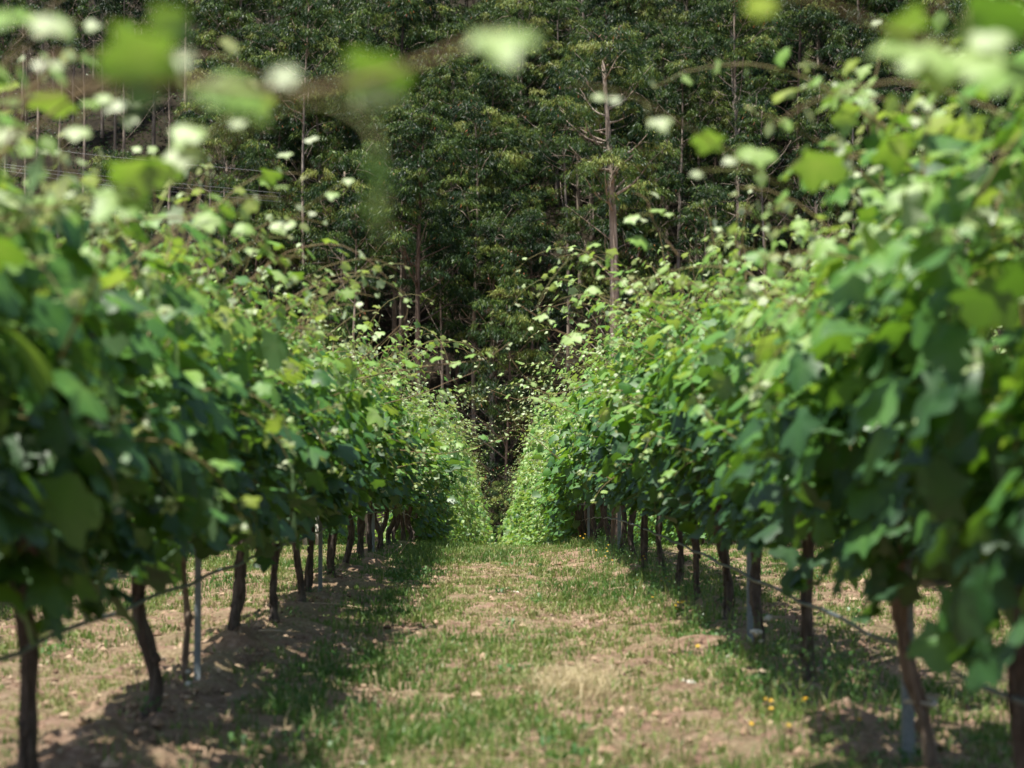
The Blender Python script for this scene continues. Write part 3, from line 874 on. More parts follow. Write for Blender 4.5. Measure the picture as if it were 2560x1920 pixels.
def long_line(name, lx, h, y0, y1, r, mat, label, cat, group=None, sag=0.0, ofs=0.0):
    ys = np.arange(y0, y1, .55)
    z = np.array([float(np.median(ground_z(np.full(5, lx), np.linspace(y - 2, y + 2, 5)))) for y in ys]) + h
    z = np.convolve(np.pad(z, 3, 'edge'), np.ones(7) / 7, 'valid') + sag * np.abs(np.sin(ys * math.pi / 1.65)) * -.03
    b = MB(); tube(b, np.stack([np.full(len(ys), lx + ofs), ys, z], 1), r, 6 if r > .003 else 4)
    return tag(link(name, b.mesh(name, M[mat])), label, cat, group)


long_line('drip_hose', 1.5, .44, 2.5, 60, .0095, 'hose', "dark blue-grey drip hose strung low along the right-hand vines", 'hose', None, 1.0, -.03)
long_line('drip_hose', -1.5, .52, 2.5, 60, .0095, 'hose', "dark drip hose strung low along the left-hand vines", 'hose', None, 1.0, .03)
for sx, nm in ((-1, 'left'), (1, 'right')):
    for h, ww in ((.88, 'lowest'), (1.3, 'middle'), (1.72, 'upper'), (2.05, 'topmost')):
        long_line('trellis_wire', sx * 1.5, h, 2.5, 100, .0016, 'wire', "%s trellis wire running through the %s-hand vine row" % (ww, nm), 'wire', 'trellis wires in the rows', 0, .05 * sx)
# pale stakes seen under the left canopy
for (px, d, hh, ln, lab) in ((768, 40.0, .75, -.12, "pale whitish stake leaning among trunks of the next row on the left"), (795, 42.0, .8, .0, "upright pale stake, thinner one beside the leaning whitish stake")):
    x = (px - 1240) / F_PX * d
    z = float(ground_z(x, d))
    b = MB(); tube(b, [[x, d, z - .1], [x + ln * .5, d, z + hh * .5], [x + ln, d, z + hh]], .05, 6)
    tag(link('vine_stake', b.mesh('vine_stake', M['scrap'])), lab, 'stake')

# ------------------------------------------------------------------ eucalyptus forest
def euc_tree_meshes(seed, H, crown0, spread, r0, nlimb=34, leafn=330, lean=0.0, brown=False, bare=False):
    rr = np.random.default_rng(seed)
    tb, lb, cb = MB(), MB(), MB()
    n = 16
    t = np.linspace(0, 1, n)
    ph = rr.uniform(0, 6.28)
    P = np.stack([lean * H * t + .25 * np.sin(t * 5 + ph) * t * 1.3, .25 * np.sin(t * 4 + ph * 2) * t, -1.0 + (H + 1) * t], 1)
    tube(tb, P, r0 * (1 - t * .74), 9, .5, 0, .07, seed)
    clumps = []
    for k in range(nlimb):
        a = (k + rr.uniform(0, .9)) / nlimb
        hz = crown0 + (1 - crown0) * a ** .9
        base = np.array([np.interp(hz, t, P[:, j]) for j in range(3)])
        az = rr.uniform(0, 6.28)
        L = spread * (1.15 - .75 * a) * rr.uniform(.55, 1.15)
        rise = rr.uniform(.35, 1.0) * L
        tip = base + np.array([math.cos(az) * L, math.sin(az) * L, rise])
        mid = base + (tip - base) * .5 + np.array([0, 0, -.12 * L]) + rr.normal(0, .12, 3)
        S_ = spline([base, mid, tip], 7)
        tube(lb, S_, np.linspace(r0 * .26 * (1 - .5 * a), .02, 7), 5, .5, 0)
        clumps.append((tip, rr.uniform(.85, 1.75) * (spread / 3) ** .4))
        if rr.random() < .75:
            c2 = S_[4] + rr.normal(0, .5, 3) + [0, 0, .3]
            clumps.append((c2, rr.uniform(.6, 1.05)))
        for q in range(2):       # twigs
            e = S_[5] + rr.normal(0, .8, 3)
            tube(lb, [S_[4], (S_[4] + e) / 2 + [0, 0, .15], e], [.035, .025, .012], 3, .5, 0)
    for k in range(9):           # dead bare branches below the crown
        hz = rr.uniform(crown0 * .45, crown0 + .12); base = np.array([np.interp(hz, t, P[:, j]) for j in range(3)])
        az = rr.uniform(0, 6.28); L = rr.uniform(1.4, 4.2)
        tip = base + np.array([math.cos(az) * L, math.sin(az) * L, L * rr.uniform(.5, 1.3)])
        tube(lb, spline([base, (base + tip) / 2 + rr.normal(0, .25, 3), tip], 6), np.linspace(.05, .014, 6), 4, .5, 0)
        for q in range(3):
            s0 = base + (tip - base) * rr.uniform(.4, .9); tube(lb, [s0, s0 + rr.normal(0, .6, 3) + [0, 0, .5]], [.022, .010], 3, .5, 0)
    clumps.append((P[-1] + [0, 0, .2], 1.0))
    for c, rad in clumps:
        tone_c = rr.normal(.26, .20)
        if rr.random() < .18: tone_c += .22
        nl = int(leafn * 1.0 * rad ** 1.6 * rr.uniform(.75, 1.2))
        # twig groups inside a clump: leaves hang in sprays
        ns = max(6, nl // 20)
        dirs = nrm(rr.normal(0, 1, (ns, 3)) + [0, 0, .8])
        sp = c + dirs * rad * rr.uniform(.7, 1.0, (ns, 1)) * [1, 1, .62]
        ti = rr.integers(0, ns, nl)
        p = sp[ti] + rr.normal(0, .13, (nl, 3)) * [1, 1, .8]
        dn = nrm(dirs[ti] * [.55, .55, .2] + [0, 0, -.85] + rr.normal(0, .33, (nl, 3)))
        w = nrm(np.cross(dn, rr.normal(0, 1, (nl, 3))))
        ln = rr.uniform(.22, .46, (nl, 1)); wd = rr.uniform(.020, .036, (nl, 1))
        v = np.stack([p, p + dn * ln * .45 + w * wd, p + dn * ln, p + dn * ln * .45 - w * wd], 1)
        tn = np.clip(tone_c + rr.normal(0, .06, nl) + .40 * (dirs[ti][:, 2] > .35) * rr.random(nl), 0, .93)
        red = rr.random(nl) < (.004 if rr.random() > .03 else .06)
        tn[red] = rr.uniform(.96, 1, red.sum())
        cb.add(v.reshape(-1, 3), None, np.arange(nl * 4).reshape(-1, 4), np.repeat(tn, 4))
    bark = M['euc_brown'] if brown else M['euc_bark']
    return tb.mesh('trunk', bark), lb.mesh('limbs', bark), cb.mesh('crown', M['euc_leaf'], False)


VAR = [
    euc_tree_meshes(1, 19, .42, 3.4, .24, 30),
    euc_tree_meshes(2, 16, .34, 3.1, .20, 28, brown=True),
    euc_tree_meshes(3, 22, .52, 3.6, .26, 28),
    euc_tree_meshes(4, 13, .14, 3.2, .16, 32, brown=True),
    euc_tree_meshes(5, 20, .46, 2.9, .22, 26),
    euc_tree_meshes(6, 23, .55, 2.8, .20, 24, brown=True),
    euc_tree_meshes(7, 24, .68, 2.4, .19, 16),
    euc_tree_meshes(8, 8.5, .05, 2.4, .10, 26, 200, brown=True),
]

LOOK = ["pale-barked eucalyptus with broad hanging crown", "brown-barked eucalyptus with full dark crown", "tall eucalyptus with open crown above bare pale stem",
        "bushy low-crowned eucalyptus with hidden stem", "narrow eucalyptus with pale stem", "tall brown-stemmed eucalyptus with high crown", "bare-stemmed eucalyptus with small crown high up", "young bushy eucalyptus"]


def plant(v, x, y, sc, label, group='eucalyptus trees of the wood on the hillside', rz=None, z=None):
    root = empty('eucalyptus_tree', (x, y, float(ground_z(x, y)) if z is None else z), rr.uniform(0, 6.28) if rz is None else rz)
    root.scale = (sc * rr.uniform(.92, 1.08), sc * rr.uniform(.92, 1.08), sc)
    tag(root, label, 'tree', group)
    t_, l_, c_ = v
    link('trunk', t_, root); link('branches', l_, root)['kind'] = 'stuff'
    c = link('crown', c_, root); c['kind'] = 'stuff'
    return root


rr = np.random.default_rng(91)
taken = []
open_lines = [(1185, 139, 42), (760, 143, 48), (1848, 149, 45), (1052, 131, 50), (1550, 128, 60), (912, 147, 40), (1000, 141, 38), (1420, 146, 42), (1700, 152, 42), (2140, 155, 45), (640, 139, 40), (1330, 134, 35), (2005, 165, 40)]   # lines of sight between crowns (photo x, depth, half-width)
# trees whose stems can be picked out: pixel x, distance, variant arguments, label
HERO = [
    (1550, 128, dict(seed=21, H=33, crown0=.68, spread=4.2, r0=.50, nlimb=24, lean=-.030), "tallest eucalyptus with thick pale peeling trunk leaning slightly left, right of centre"),
    (1052, 131, dict(seed=22, H=27, crown0=.50, spread=3.2, r0=.28, nlimb=30, lean=-.004, brown=True), "eucalyptus with dark brown trunk rising above the end of the left row"),
    (1185, 139, dict(seed=23, H=24, crown0=.50, spread=2.6, r0=.17, nlimb=20), "eucalyptus with pale split double stem near the middle of the wood"),
    (760, 143, dict(seed=24, H=30, crown0=.72, spread=2.6, r0=.20, nlimb=16), "eucalyptus with smooth pale snapped-looking upper stem left of centre"),
    (1848, 149, dict(seed=25, H=33, crown0=.55, spread=3.2, r0=.20, nlimb=26), "eucalyptus with thin reddish pale stem reaching the top of the picture on the right"),
    (2005, 165, dict(seed=26, H=26, crown0=.52, spread=3.4, r0=.24, nlimb=26, brown=True), "eucalyptus with grey-brown stem behind the rounded crown on the right"),
    (1265, 127, dict(seed=27, H=17, crown0=.42, spread=2.4, r0=.12, nlimb=22, brown=True), "slim dark-stemmed eucalyptus standing in the gap where the rows meet"),
]
for px, d, kw, lab in HERO:
    x = (px - 1240) / F_PX * d
    plant(euc_tree_meshes(**kw), x, d, 1.0, lab, rz=0.0)
    taken.append((x, d, 1.7))
for px, d, sc in ((8, 158, 1.05), (145, 163, 1.0), (305, 168, .95), (205, 172, 1.0), (90, 178, 1.0), (-60, 160, 1.0), (250, 183, 1.0), (380, 180, 1.0), (50, 188, 1.0), (330, 190, 1.0), (460, 186, 1.0), (130, 192, 1.0), (420, 170, .9), (180, 181, .9), (60, 170, .85), (285, 176, .85), (350, 194, 1.0), (230, 196, .95), (100, 199, 1.0), (10, 196, 1.0), (440, 198, 1.0)):
    x = (px - 1240) / F_PX * d
    lab = {8: "bare pale stem at the very left edge of the wood", 145: "pale forked bare-stemmed eucalyptus near the left edge", 305: "pale stem behind the blurred big leaf at upper left"}.get(px, "bare-stemmed eucalyptus in the dark open stand at upper left")
    plant(VAR[6], x, d, sc, lab)
    taken.append((x, d, 2.0))
for xx, yy, sc in ((.4, 125.5, .55), (-2.4, 127.5, .8), (3.2, 127, .8), (-5.5, 128, .9), (1.2, 129.5, .9), (6.5, 128, .9)):
    plant(VAR[7], xx, yy, sc, "small bushy eucalyptus closing the far end of the aisle" if abs(xx) < 2 else "small bushy eucalyptus behind the last vines", 'bushes at the foot of the wood')
    taken.append((xx, yy, 1.6))
for px, d, sc in ((880, 133, .85), (912, 147, .95), (1000, 141, .8), (640, 139, .9), (690, 150, .9), (1105, 137, .7), (1330, 134, .8), (1420, 146, .95), (1462, 139, .7), (1640, 141, .85), (1700, 152, .95), (1760, 137, .8), (1915, 144, .9), (2075, 139, .85), (2140, 155, 1.0), (2260, 146, .9), (560, 146, .85), (1225, 150, .9)):
    x = (px - 1240) / F_PX * d
    where = "left of the dark brown trunk" if px < 1040 else "between dark trunk and tallest tree" if px < 1540 else "right of the tallest tree"
    plant(VAR[6] if rr.random() < .7 else VAR[5], x, d, sc, "slender pale stem %s, %s" % ("in the front of the wood" if d < 142 else "set back in the wood", where))
    taken.append((x, d, 1.2))
y = 130.0
while y < 207:
    hw = .285 * y + 6
    x = -hw + rr.uniform(0, 5)
    while x < hw:
        xx, yy = x + rr.normal(0, 1.3), y + rr.normal(0, 1.6)
        px = 1240 + xx / yy * F_PX
        upper = yy > 190
        dark_stand = px < 480 and yy > 143
        if not any((xx - a) ** 2 + (yy - b_) ** 2 < c * c for a, b_, c in taken) and not dark_stand and not any(abs(px - p_) < w_ and yy < d_ for p_, d_, w_ in open_lines):
            if yy < 137 and rr.random() < .4: v = 7
            else: v = int(rr.choice([0, 1, 2, 3, 4, 5], p=[.2, .2, .18, .17, .15, .10]))
            zone = ("far left" if px < 350 else "left" if px < 800 else "above left row" if px < 1080 else "above the aisle" if px < 1400 else "above right row" if px < 1750 else "right" if px < 2150 else "far right")
            hz = "foot of slope" if yy < 140 else "lower slope" if yy < 160 else "middle slope" if yy < 190 else "upper slope" if yy < 225 else "slope top"
            plant(VAR[v], xx, yy, rr.uniform(.85, 1.15) * (.72 if px < 520 else 1), "%s, %s, %s" % (LOOK[v], hz, zone))
            taken.append((xx, yy, 1.9))
        x += rr.uniform(4.3, 6.2)
    y += 5.2
# ferns and brush under the trees
n = 60000
y = rr.uniform(126.5, 206, n); x = rr.uniform(-1, 1, n) * (.285 * y + 6)
kk = vnoise(x, y, 3.0, 61) > .30
x, y = x[kk], y[kk]; n = len(x)
hb = vnoise(x, y, 1.6, 62) * 1.3
p = np.stack([x, y, ground_z(x, y) + rr.random(n) * hb], 1)
dn = nrm(rr.normal(0, 1, (n, 3)) + [0, 0, -.2]); w = nrm(np.cross(dn, rr.normal(0, 1, (n, 3))))
ln = rr.uniform(.25, .5, (n, 1)); wd = rr.uniform(.05, .10, (n, 1))
v = np.stack([p, p + dn * ln * .5 + w * wd, p + dn * ln, p + dn * ln * .5 - w * wd], 1)
b = MB(); b.add(v.reshape(-1, 3), None, np.arange(n * 4).reshape(-1, 4), np.repeat(np.clip(rr.normal(.30, .14, n), 0, .8), 4))
tag(link('undergrowth', b.mesh('undergrowth', M['euc_leaf'], False)), "dark ferns and brush covering the slope under the eucalyptus trees", 'undergrowth', None, 'stuff')
# power cables before the wood at the left
for (y0, y1, d, lab) in ((408, 436, 98, "upper of the three close power cables at the left edge"), (415, 446, 98, "middle one of the three close power cables at the left edge"), (424, 458, 98, "lowest of the three close power cables at the left edge"), (352, 385, 98, "single power cable above the group of three at the left edge")):
    A = at(-600, y0 - 75, d); B_ = at(0, y0, d); C_ = at(230, y1, d + 1.5); D_ = at(700, y1 + 45, d + 12)
    b = MB(); tube(b, spline([A, B_, C_, D_], 24), .011, 5)
    tag(link('power_cable', b.mesh('power_cable', M['cable'])), lab, 'cable', 'power cables crossing before the wood')

# ------------------------------------------------------------------ grass, weeds, litter
rr = np.random.default_rng(5)


def in_view(n, y0, y1, pw):
    """random points on the ground within the view, denser near the camera"""
    u = rr.random(n)
    y = (y0 ** pw + u * (y1 ** pw - y0 ** pw)) ** (1 / pw)
    x = rr.uniform(-1, 1, n) * (.285 * y + .25)
    return x, y


def blades(mb, x, y, h, w, tone, lean=.35, mat=0, zoff=-.006):
    n = len(x)
    z = ground_z(x, y) + zoff
    az = rr.uniform(0, 6.28, n)
    ln = np.abs(rr.normal(0, lean, n)) + .08
    dx, dy = np.cos(az) * ln, np.sin(az) * ln
    fa = rr.uniform(0, 6.28, n)
    wx, wy = np.cos(fa) * w / 2, np.sin(fa) * w / 2
    b0 = np.stack([x, y, z], 1)
    W = np.stack([wx, wy, np.zeros(n)], 1)
    mid = b0 + np.stack([dx * .35 * h, dy * .35 * h, .6 * h], 1)
    tip = b0 + np.stack([dx * 1.1 * h, dy * 1.1 * h, h * (1 - .25 * np.minimum(ln, 1.6))], 1)
    v = np.stack([b0 - W, b0 + W, mid + W * .7, mid - W * .7, tip], 1)
    k = np.arange(n)[:, None] * 5
    mb.add(v.reshape(-1, 3), np.concatenate([k + 3, k + 2, k + 4], 1), np.concatenate([k, k + 1, k + 2, k + 3], 1), np.repeat(tone, 5), mat)


def grass_density(x, y):
    ax = np.abs(x)
    patch = vnoise(x, y * .6, .55, 21) * .6 + vnoise(x, y * .5, 1.3, 22) * .55
    d = .24 + .95 * np.clip((patch - .49) * 5, 0, 1)
    bare = np.exp(-((ax - 1.40) / .40) ** 2) + .6 * np.exp(-((ax - .62) / .13) ** 2)
    d = d * (1 - .85 * bare * (vnoise(x, y, .4, 23) < .72))
    d = d + .8 * np.exp(-((x + .92) / .14) ** 2) * (vnoise(x, y, .5, 24) > .55)
    d = d + .6 * np.exp(-((x - 1.2) / .2) ** 2) * (vnoise(x, y, .6, 25) > .5)
    return np.clip(d, 0, 1.3) / 1.3


# short green and yellowing grass in tufts
NT_ = 64000
cx, cy = in_view(NT_, 6.3, 36, 1.25)
keep = rr.random(NT_) < grass_density(cx, cy)
cx, cy = cx[keep], cy[keep]
nb = 10
x = np.repeat(cx, nb) + rr.normal(0, .028, len(cx) * nb); y = np.repeat(cy, nb) + rr.normal(0, .022, len(cx) * nb)
green = vnoise(cx, cy * .6, .8, 31)
side = np.exp(-((cx + .85) / .25) ** 2) + np.exp(-((cx - 1.35) / .3) ** 2)
tone_t = np.clip(.68 - .60 * green + rr.normal(0, .13, len(cx)) - .14 * np.minimum(side, 1), .0, 1)
tone = np.clip(np.repeat(tone_t, nb) + rr.normal(0, .10, len(x)), 0, 1)
dry = rr.random(len(x)) < .10; tone[dry] = rr.uniform(.75, 1, dry.sum())
h = np.repeat(rr.uniform(.02, .078, len(cx)) * (.6 + .9 * green), nb) * rr.uniform(.6, 1.25, len(x))
w = .0058 + .00022 * y
b = MB(); blades(b, x, y, h, w, tone, .5)
tag(link('grass', b.mesh('grass', M['grass'], False)), "short patchy green and yellowing grass covering the aisle and row edges", 'grass', None, 'stuff')
# straw lying flat
n = 74000
x, y = in_view(n, 6.3, 34, 1.2)
kk = rr.random(n) < (.30 + .70 * (vnoise(x, y, .6, 41) > .45))
x, y = x[kk], y[kk]; n = len(x)
az = rr.uniform(0, 6.28, n); L = rr.uniform(.025, .10, n); ww = rr.uniform(.0025, .0065, n) + .0001 * y
z = ground_z(x, y) + rr.uniform(-.002, .014, n)
D = np.stack([np.cos(az) * L, np.sin(az) * L, rr.normal(0, .18, n) * L], 1); W = np.stack([-np.sin(az) * ww, np.cos(az) * ww, np.zeros(n)], 1)
c = np.stack([x, y, z], 1)
v = np.stack([c - D / 2 - W / 2, c - D / 2 + W / 2, c + D / 2 + W / 2, c + D / 2 - W / 2], 1)
tn = np.clip(rr.normal(.62, .28, n) - .30 * np.exp(-((np.abs(x) - 1.45) / .35) ** 2), 0, 1)
b = MB(); b.add(v.reshape(-1, 3), None, np.arange(n * 4).reshape(-1, 4), np.repeat(tn, 4))
tag(link('straw_litter', b.mesh('straw_litter', M['litter'], False)), "dry cut straw and bark shreds scattered over the soil", 'straw', None, 'stuff')
# clods and chips of soil
n = 26000
x, y = in_view(n, 6.3, 30, 1.2)
kk = rr.random(n) < (.35 + .65 * np.exp(-((np.abs(x) - 1.5) / .45) ** 2))
x, y = x[kk], y[kk]; n = len(x)
s_ = np.minimum(rr.gamma(1.6, .0055, n) + .005, .032)
base = np.array([[1, 0, 0], [0, 1, 0], [-1, 0, 0], [0, -1, 0], [0, 0, .8], [0, 0, -.8]])
v = base[None] * s_[:, None, None] * rr.uniform(.6, 1.4, (n, 6, 1)) + np.stack([x, y, ground_z(x, y) + s_ * .3], 1)[:, None]
tt = np.array([[0, 1, 4], [1, 2, 4], [2, 3, 4], [3, 0, 4], [1, 0, 5], [2, 1, 5], [3, 2, 5], [0, 3, 5]])
b = MB(); b.add(v.reshape(-1, 3), (tt[None] + (np.arange(n) * 6)[:, None, None]).reshape(-1, 3), None, np.repeat(np.clip(rr.normal(.42, .24, n), 0, 1), 6))
tag(link('soil_clods', b.mesh('soil_clods', M['litter'], False)), "crumbled brown soil clods and small stones along the vine feet", 'soil', None, 'stuff')


# leafy weeds: rosettes and tall ones by the right row
def rosette(mb, x, y, r, h, n, tone):
    z = float(ground_z(x, y))
    az = rr.uniform(0, 6.28, n); el = rr.uniform(.15, 1.2, n)
    hz = rr.uniform(0, h, n)
    p = np.stack([x + rr.normal(0, r * .35, n), y + rr.normal(0, r * .35, n), z + hz], 1)
    d = np.stack([np.cos(az) * np.cos(el), np.sin(az) * np.cos(el), np.sin(el)], 1)
    L = rr.uniform(.5, 1.1, n)[:, None] * max(r * .55, .03)
    w = nrm(np.cross(d, [0, 0, 1.])) * L * rr.uniform(.14, .24, n)[:, None]
    mid = p + d * L * .55 + [0, 0, .004]; tip = p + d * L - np.array([0, 0, .25]) * L
    v = np.stack([p, mid + w, tip, mid - w], 1)
    k = np.arange(n)[:, None] * 4
    mb.add(v.reshape(-1, 3), np.concatenate([np.concatenate([k, k + 1, k + 3], 1), np.concatenate([k + 1, k + 2, k + 3], 1)]), None, np.repeat(np.clip(tone + rr.normal(0, .15, n), 0, 1), 4))


b = MB()
for _ in range(520):
    yv = rr.uniform(6.5, 30)
    xv = rr.choice([-.85, 1.35, -4.2, 4.2, -2.6, 2.6, .2, 1.7], p=[.36, .24, .05, .05, .08, .1, .06, .06]) + rr.normal(0, .17)
    if vnoise(xv, yv, .7, 51) < .36: continue
    rosette(b, xv, yv, rr.uniform(.05, .13), rr.uniform(.02, .08), int(rr.uniform(14, 34)), rr.uniform(.2, .7))
for v_ in LEFT + RIGHT + [(d_, s_ * 1.5) for d_ in np.arange(24, 32, 1.65) for s_ in (-1, 1)]:     # rosettes round the vine feet
    for q in range(int(rr.integers(2, 6))):
        rosette(b, v_[1] + rr.normal(.02, .09), v_[0] + rr.normal(-.03, .10), rr.uniform(.04, .10), rr.uniform(.02, .10), int(rr.uniform(10, 24)), rr.uniform(.2, .7))
for _ in range(150):        # tall weeds near the right-hand vine feet
    yv = 7.3 + 17 * rr.random() ** .9
    xv = 1.36 + rr.normal(0, .16)
    hh = rr.uniform(.12, .36)
    rosette(b, xv, yv, .05, hh, int(rr.uniform(22, 46)), rr.uniform(.2, .6))
tag(link('weeds', b.mesh('weeds', M['weed'], False)), "leafy green weeds growing along both rows of trunks", 'weeds', None, 'stuff')
# tall grass by the far right trunks and weed blades
n = 3000
y = rr.uniform(7.2, 30, n); x = 1.38 + rr.normal(0, .2, n)
kk = vnoise(x, y, .8, 52) > .4
x, y = x[kk], y[kk]; n = len(x)
b = MB(); blades(b, x, y, rr.uniform(.05, .20, n), .005 + .0002 * y, np.clip(rr.normal(.38, .2, n), 0, 1), .3)
n = 2500
y = rr.uniform(20, 33, n); x = rr.normal(-.9, .25, n)
blades(b, x, y, rr.uniform(.06, .16, n), .006 + .0002 * y, np.clip(rr.normal(.3, .15, n), 0, 1), .35)
tag(link('tall_grass', b.mesh('tall_grass', M['grass'], False)), "taller ungrazed grass blades at the feet of the right-hand vines", 'grass', None, 'stuff')
# dried bleached tuft in the aisle
n = 1400
c0 = at(1420, 1720, 9.6)
x = c0[0] + rr.normal(.02, .10, n); y = 9.45 + rr.normal(0, .28, n)
b = MB(); blades(b, x, y, rr.uniform(.05, .15, n), np.full(n, .0055), np.clip(rr.normal(.93, .08, n), 0, 1), 1.1)
tag(link('dry_grass', b.mesh('dry_grass', M['grass'], False)), "bleached dry grass patch in the lower middle of the aisle", 'grass', None, 'stuff')


# yellow flowers
def flower_meshes(mat, rad, n, cup=.35):
    b = MB(); a = np.linspace(0, 6.283, n, endpoint=False)
    for q in a:
        d = np.array([math.cos(q), math.sin(q), 0]); s2 = np.array([-math.sin(q), math.cos(q), 0])
        v = [d * rad * .15, d * rad * .7 + s2 * rad * .22 + [0, 0, rad * cup], d * rad + [0, 0, rad * cup * .8], d * rad * .7 - s2 * rad * .22 + [0, 0, rad * cup]]
        b.add(v, None, [[0, 1, 2, 3]])
    b.add(np.array([[0, 0, rad * .3]] + [[math.cos(q) * rad * .32, math.sin(q) * rad * .32, rad * .12] for q in a]), [[0, k + 1, (k + 1) % n + 1] for k in range(n)])
    return b.mesh('flower_head', mat)


FY = [flower_meshes(M['yellow'], .012, 12), flower_meshes(M['yellow'], .011, 14, .2)]


def flower(name, px, py, d, me, label, cat, group, sc=1.0):
    p = at(px, py, d); z = float(ground_z(p[0], p[1]))
    root = empty(name, (p[0] + .02, p[1], z)); tag(root, label, cat, group)
    hgt = max(p[2] - z, .05)
    b = MB(); tube(b, spline([[0, 0, -.01], [-.005, .01, hgt * .5], [-.02, 0, hgt]], 6), .0022, 4)
    link('stem', b.mesh('stem', M['stem']), root)
    h_ = link('flower_head', me, root); h_.location = (-.02, 0, hgt); h_.rotation_euler = (rr.uniform(.2, .8), rr.uniform(-.3, .3), 0); h_.scale = (sc,) * 3
    b = MB(); rosette_v = []
    for k in range(3):
        az = rr.uniform(0, 6.28); dd = np.array([math.cos(az), math.sin(az), .5]); zz = hgt * rr.uniform(.1, .6)
        b.add([[0, 0, zz], [dd[0] * .02, dd[1] * .02 + .006, zz + .02], [dd[0] * .05, dd[1] * .05, zz + .02], [dd[0] * .02, dd[1] * .02 - .006, zz + .02]], None, [[0, 1, 2, 3]])
    link('leaf', b.mesh('leaf', M['weed']), root)
    return root


GY = 'small yellow wildflowers among the weeds by the right row'
flower('wildflower', 1743, 1614, 10.9, FY[1], "broad yellow dandelion-like bloom in front of the leaning trunk", 'flower', GY, 1.5)
for px, py, d in ((1608, 1390, 18.0), (1611, 1397, 18.1), (1600, 1400, 17.9), (1594, 1450, 16.8), (1652, 1452, 16.5), (1664, 1445, 16.6), (1672, 1466, 16.2), (1630, 1515, 14.6)):
    flower('wildflower', px, py, d, FY[0], "tiny orange-yellow bloom between bowed and straight trunks on the right", 'flower', GY, .95)
for px, py, d in ((1693, 1505, 13.9), (1702, 1503, 14), (1708, 1503, 13.8), (1688, 1512, 13.7), (1698, 1514, 13.8), (1722, 1514, 13.9), (1690, 1524, 13.6), (1705, 1520, 13.9), (1718, 1522, 13.7)):
    flower('wildflower', px, py, d, FY[0], "yellow bloom in the dense cluster around the twisted trunk on the right", 'flower', GY)
for px, py, d in ((1450, 1340, 22), (1458, 1345, 22), (1462, 1335, 23), (1515, 1370, 21), (1520, 1362, 21), (1518, 1378, 20.5), (1530, 1400, 20), (1490, 1375, 21), (1512, 1390, 20.6)):
    flower('wildflower', px, py, d, FY[0], "pinprick yellow bloom in tall grass near the far right trunks", 'flower', GY)
for px, py, d, w_ in ((1910, 1768, 8.3, "pair of blooms"), (1925, 1768, 8.25, "pair of blooms"), (1925, 1793, 8.1, "lone bloom below the pair"), (2003, 1773, 8.2, "bloom just right of the pair"), (2010, 1748, 8.3, "bloom against the dark trunk foot"),
                      (2145, 1815, 7.6, "largest low bloom before the tied vine"), (1968, 1866, 7.6, "bloom nearest the picture's bottom edge"), (1875, 1853, 7.7, "orange bloom lowest on the weeds' left side"), (2062, 1802, 7.9, "faint bloom amid grass right of the trunk")):
    flower('wildflower', px, py, d, FY[1], "blurred yellow %s in the near weeds at lower right" % w_ if 'lone' in w_ or 'pair' in w_ else "blurred yellow %s in the weeds" % w_, 'flower', GY)
# white umbels
UMB = []
b = MB()
for k in range(34):
    a = rr.uniform(0, 6.28); r_ = .026 * math.sqrt(rr.random()); c = np.array([math.cos(a) * r_, math.sin(a) * r_, .006 - r_ * .25])
    tube(b, [c - [0, 0, .003], c + [0, 0, .003]], .005, 5)
    tube(b, [[0, 0, -.03], c], .0007, 3)
UM = b.mesh('flower_head', M['white'])
flower('white_flower', 1888, 1577, 10.0, UM, "larger white flat-topped flower crossing the upright trunk on the right", 'flower', None, 1.15)
flower('white_flower', 1918, 1543, 10.1, UM, "upper small white flower right of the upright trunk", 'flower', None, .75)
flower('white_flower', 1900, 1600, 10.0, UM, "lower small white flower just below the larger white one", 'flower', None, .5)
flower('white_flower', 475, 1675, 8.9, UM, "small white flower low against the thin young vine on the left", 'flower', None, .42)
flower('white_flower', 476, 1712, 8.8, UM, "white seed head lowest below the thin young vine on the left", 'flower', None, .5)


# scraps, stones, twigs
def lump(name, px, py, d, size, label, cat, mat, sq=.5, seed=0):
    p = at(px, py, d); z = float(ground_z(p[0], d))
    r2 = np.random.default_rng(seed); b = MB()
    n = 9
    P = spline([[-1, 0, .0], [-.4, .2, .25], [.1, -.1, .15], [.6, .15, .3], [1, 0, 0]], n) * size * [1, .6, sq]
    tube(b, P, np.array([.15, .35, .45, .3, .4, .5, .35, .25, .1]) * size * .8, 8, .5, 0, .35, seed)
    o = link(name, b.mesh(name, mat, False)); o.location = (p[0], d, z + size * .1); o.rotation_euler = (0, 0, r2.uniform(-.6, .6))
    return tag(o, label, cat)


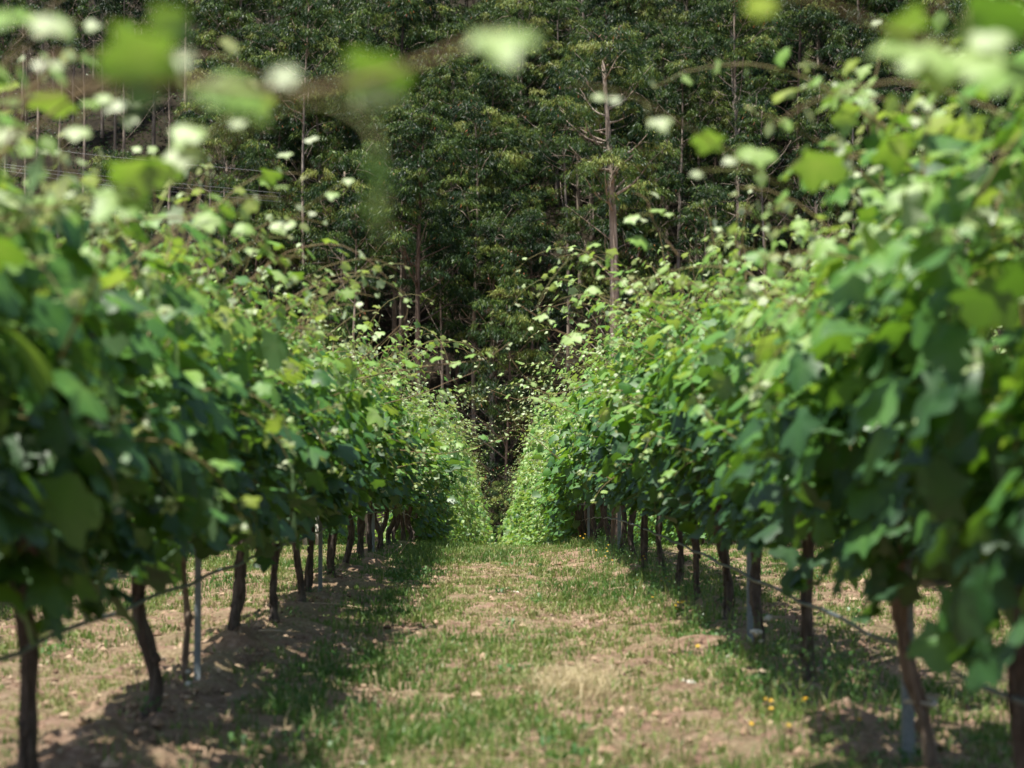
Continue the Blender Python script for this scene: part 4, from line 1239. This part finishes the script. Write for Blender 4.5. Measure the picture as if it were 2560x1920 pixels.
lump('pale_stone', 1395, 1690, 10.0, .038, "whitish crumpled lump at the head of the bleached grass patch", 'stone', M['scrap'], .7, 1)
lump('pale_stone', 1715, 1718, 9.45, .045, "flat long whitish lump on bare soil left of the right row", 'stone', M['scrap'], .4, 2)
lump('pale_stone', 1290, 1484, 16.2, .03, "small whitish fleck far up the middle of the aisle", 'stone', M['scrap'], .5, 3)
lump('pale_stone', 1830, 1665, 10.5, .05, "greyish pale lump of fibres behind the flat lump, at the right row's foot", 'stone', M['scrap'], .5, 4)
lump('pale_stone', 405, 1775, 8.6, .03, "yellowish stone left of the bare soil near the bowed trunk", 'stone', M['litter'], .6, 5)
lump('pale_stone', 905, 1903, 7.2, .018, "tiny pale bluish pebble at the bottom edge left of centre", 'stone', M['scrap'], .6, 6)
TW = [((745, 1515), (925, 1535), 14.3, "long pale pruned cane lying across the soil under the left row"), ((650, 1610), (760, 1615), 11.9, "short pale cane lying by the earth-mounded trunk's right side"),
      ((655, 1560), (690, 1580), 12.8, "stubby twig at the foot of the slim straight left trunk"), ((1625, 1440), (1655, 1478), 17.0, "bent whitish twig leaning beside bark-stripped trunk on the right"),
      ((1000, 1385), (1025, 1350), 22.5, "bare twig propped among the far left trunks"), ((985, 1380), (1010, 1362), 22.4, "lower bare twig in the brush among the far left trunks"),
      ((1520, 1473), (1580, 1478), 16.5, "thin pale straw-like twig on the ground short of the bowed trunk"), ((1810, 1660), (1850, 1700), 10.2, "grey root-like twig under the leaning trunk on the right"),
      ((810, 1455), (850, 1470), 17.5, "twig lying before the kinked trunk in the left row"), ((480, 1720), (492, 1830), 8.7, "thin pale stalk drooping below the young vine"), ((940, 1430), (1000, 1445), 19.5, "faint twig on the soil strip near the far left trunks")]
for (x0, y0), (x1, y1), d, lab in TW:
    A = at(x0, y0, d); B_ = at(x1, y1, d)
    for p in (A, B_): p[2] = max(p[2], float(ground_z(p[0], d)) + .012)
    mid = (A + B_) / 2 + [.0, .03, .012]
    b = MB(); tube(b, spline([A, mid, B_], 9), np.linspace(.007, .003, 9), 5, .85, 0, .2, int(x0))
    e = spline([A, mid, B_], 9)[5]
    tube(b, [e, e + [.03, .04, .015]], [.003, .002], 4, .8, 0)
    tag(link('fallen_twig', b.mesh('fallen_twig', M['litter'])), lab, 'twig', 'twigs and canes on the ground')
# earth mound at the flared trunk
b = MB(); x0, y0 = -1.50, 11.05
th = np.linspace(0, 6.283, 28, endpoint=False)
for k, r_ in enumerate(np.linspace(.30, .0, 7)):
    pts_ = np.stack([x0 + np.cos(th) * r_ * (1 + .12 * np.sin(th * 3)), y0 + np.sin(th) * r_, float(ground_z(x0, y0)) - .03 + .15 * (1 - (r_ / .3) ** 1.2) + rng.normal(0, .008, 28)], 1)
    b.add(pts_)
b.Q.append(np.concatenate([np.stack([k * 28 + np.arange(28), k * 28 + (np.arange(28) + 1) % 28, (k + 1) * 28 + (np.arange(28) + 1) % 28, (k + 1) * 28 + np.arange(28)], 1) for k in range(6)])); b.mq.append(np.zeros(28 * 6))
tag(link('earth_mound', b.mesh('earth_mound', M['soil'])), kind='structure')
print('objects', len(bpy.data.objects), 'trees', sum(o.name.startswith('eucalyptus_tree') for o in bpy.data.objects), 'tris', sum(sum(len(p.vertices)-2 for p in m.polygons) for m in bpy.data.meshes))
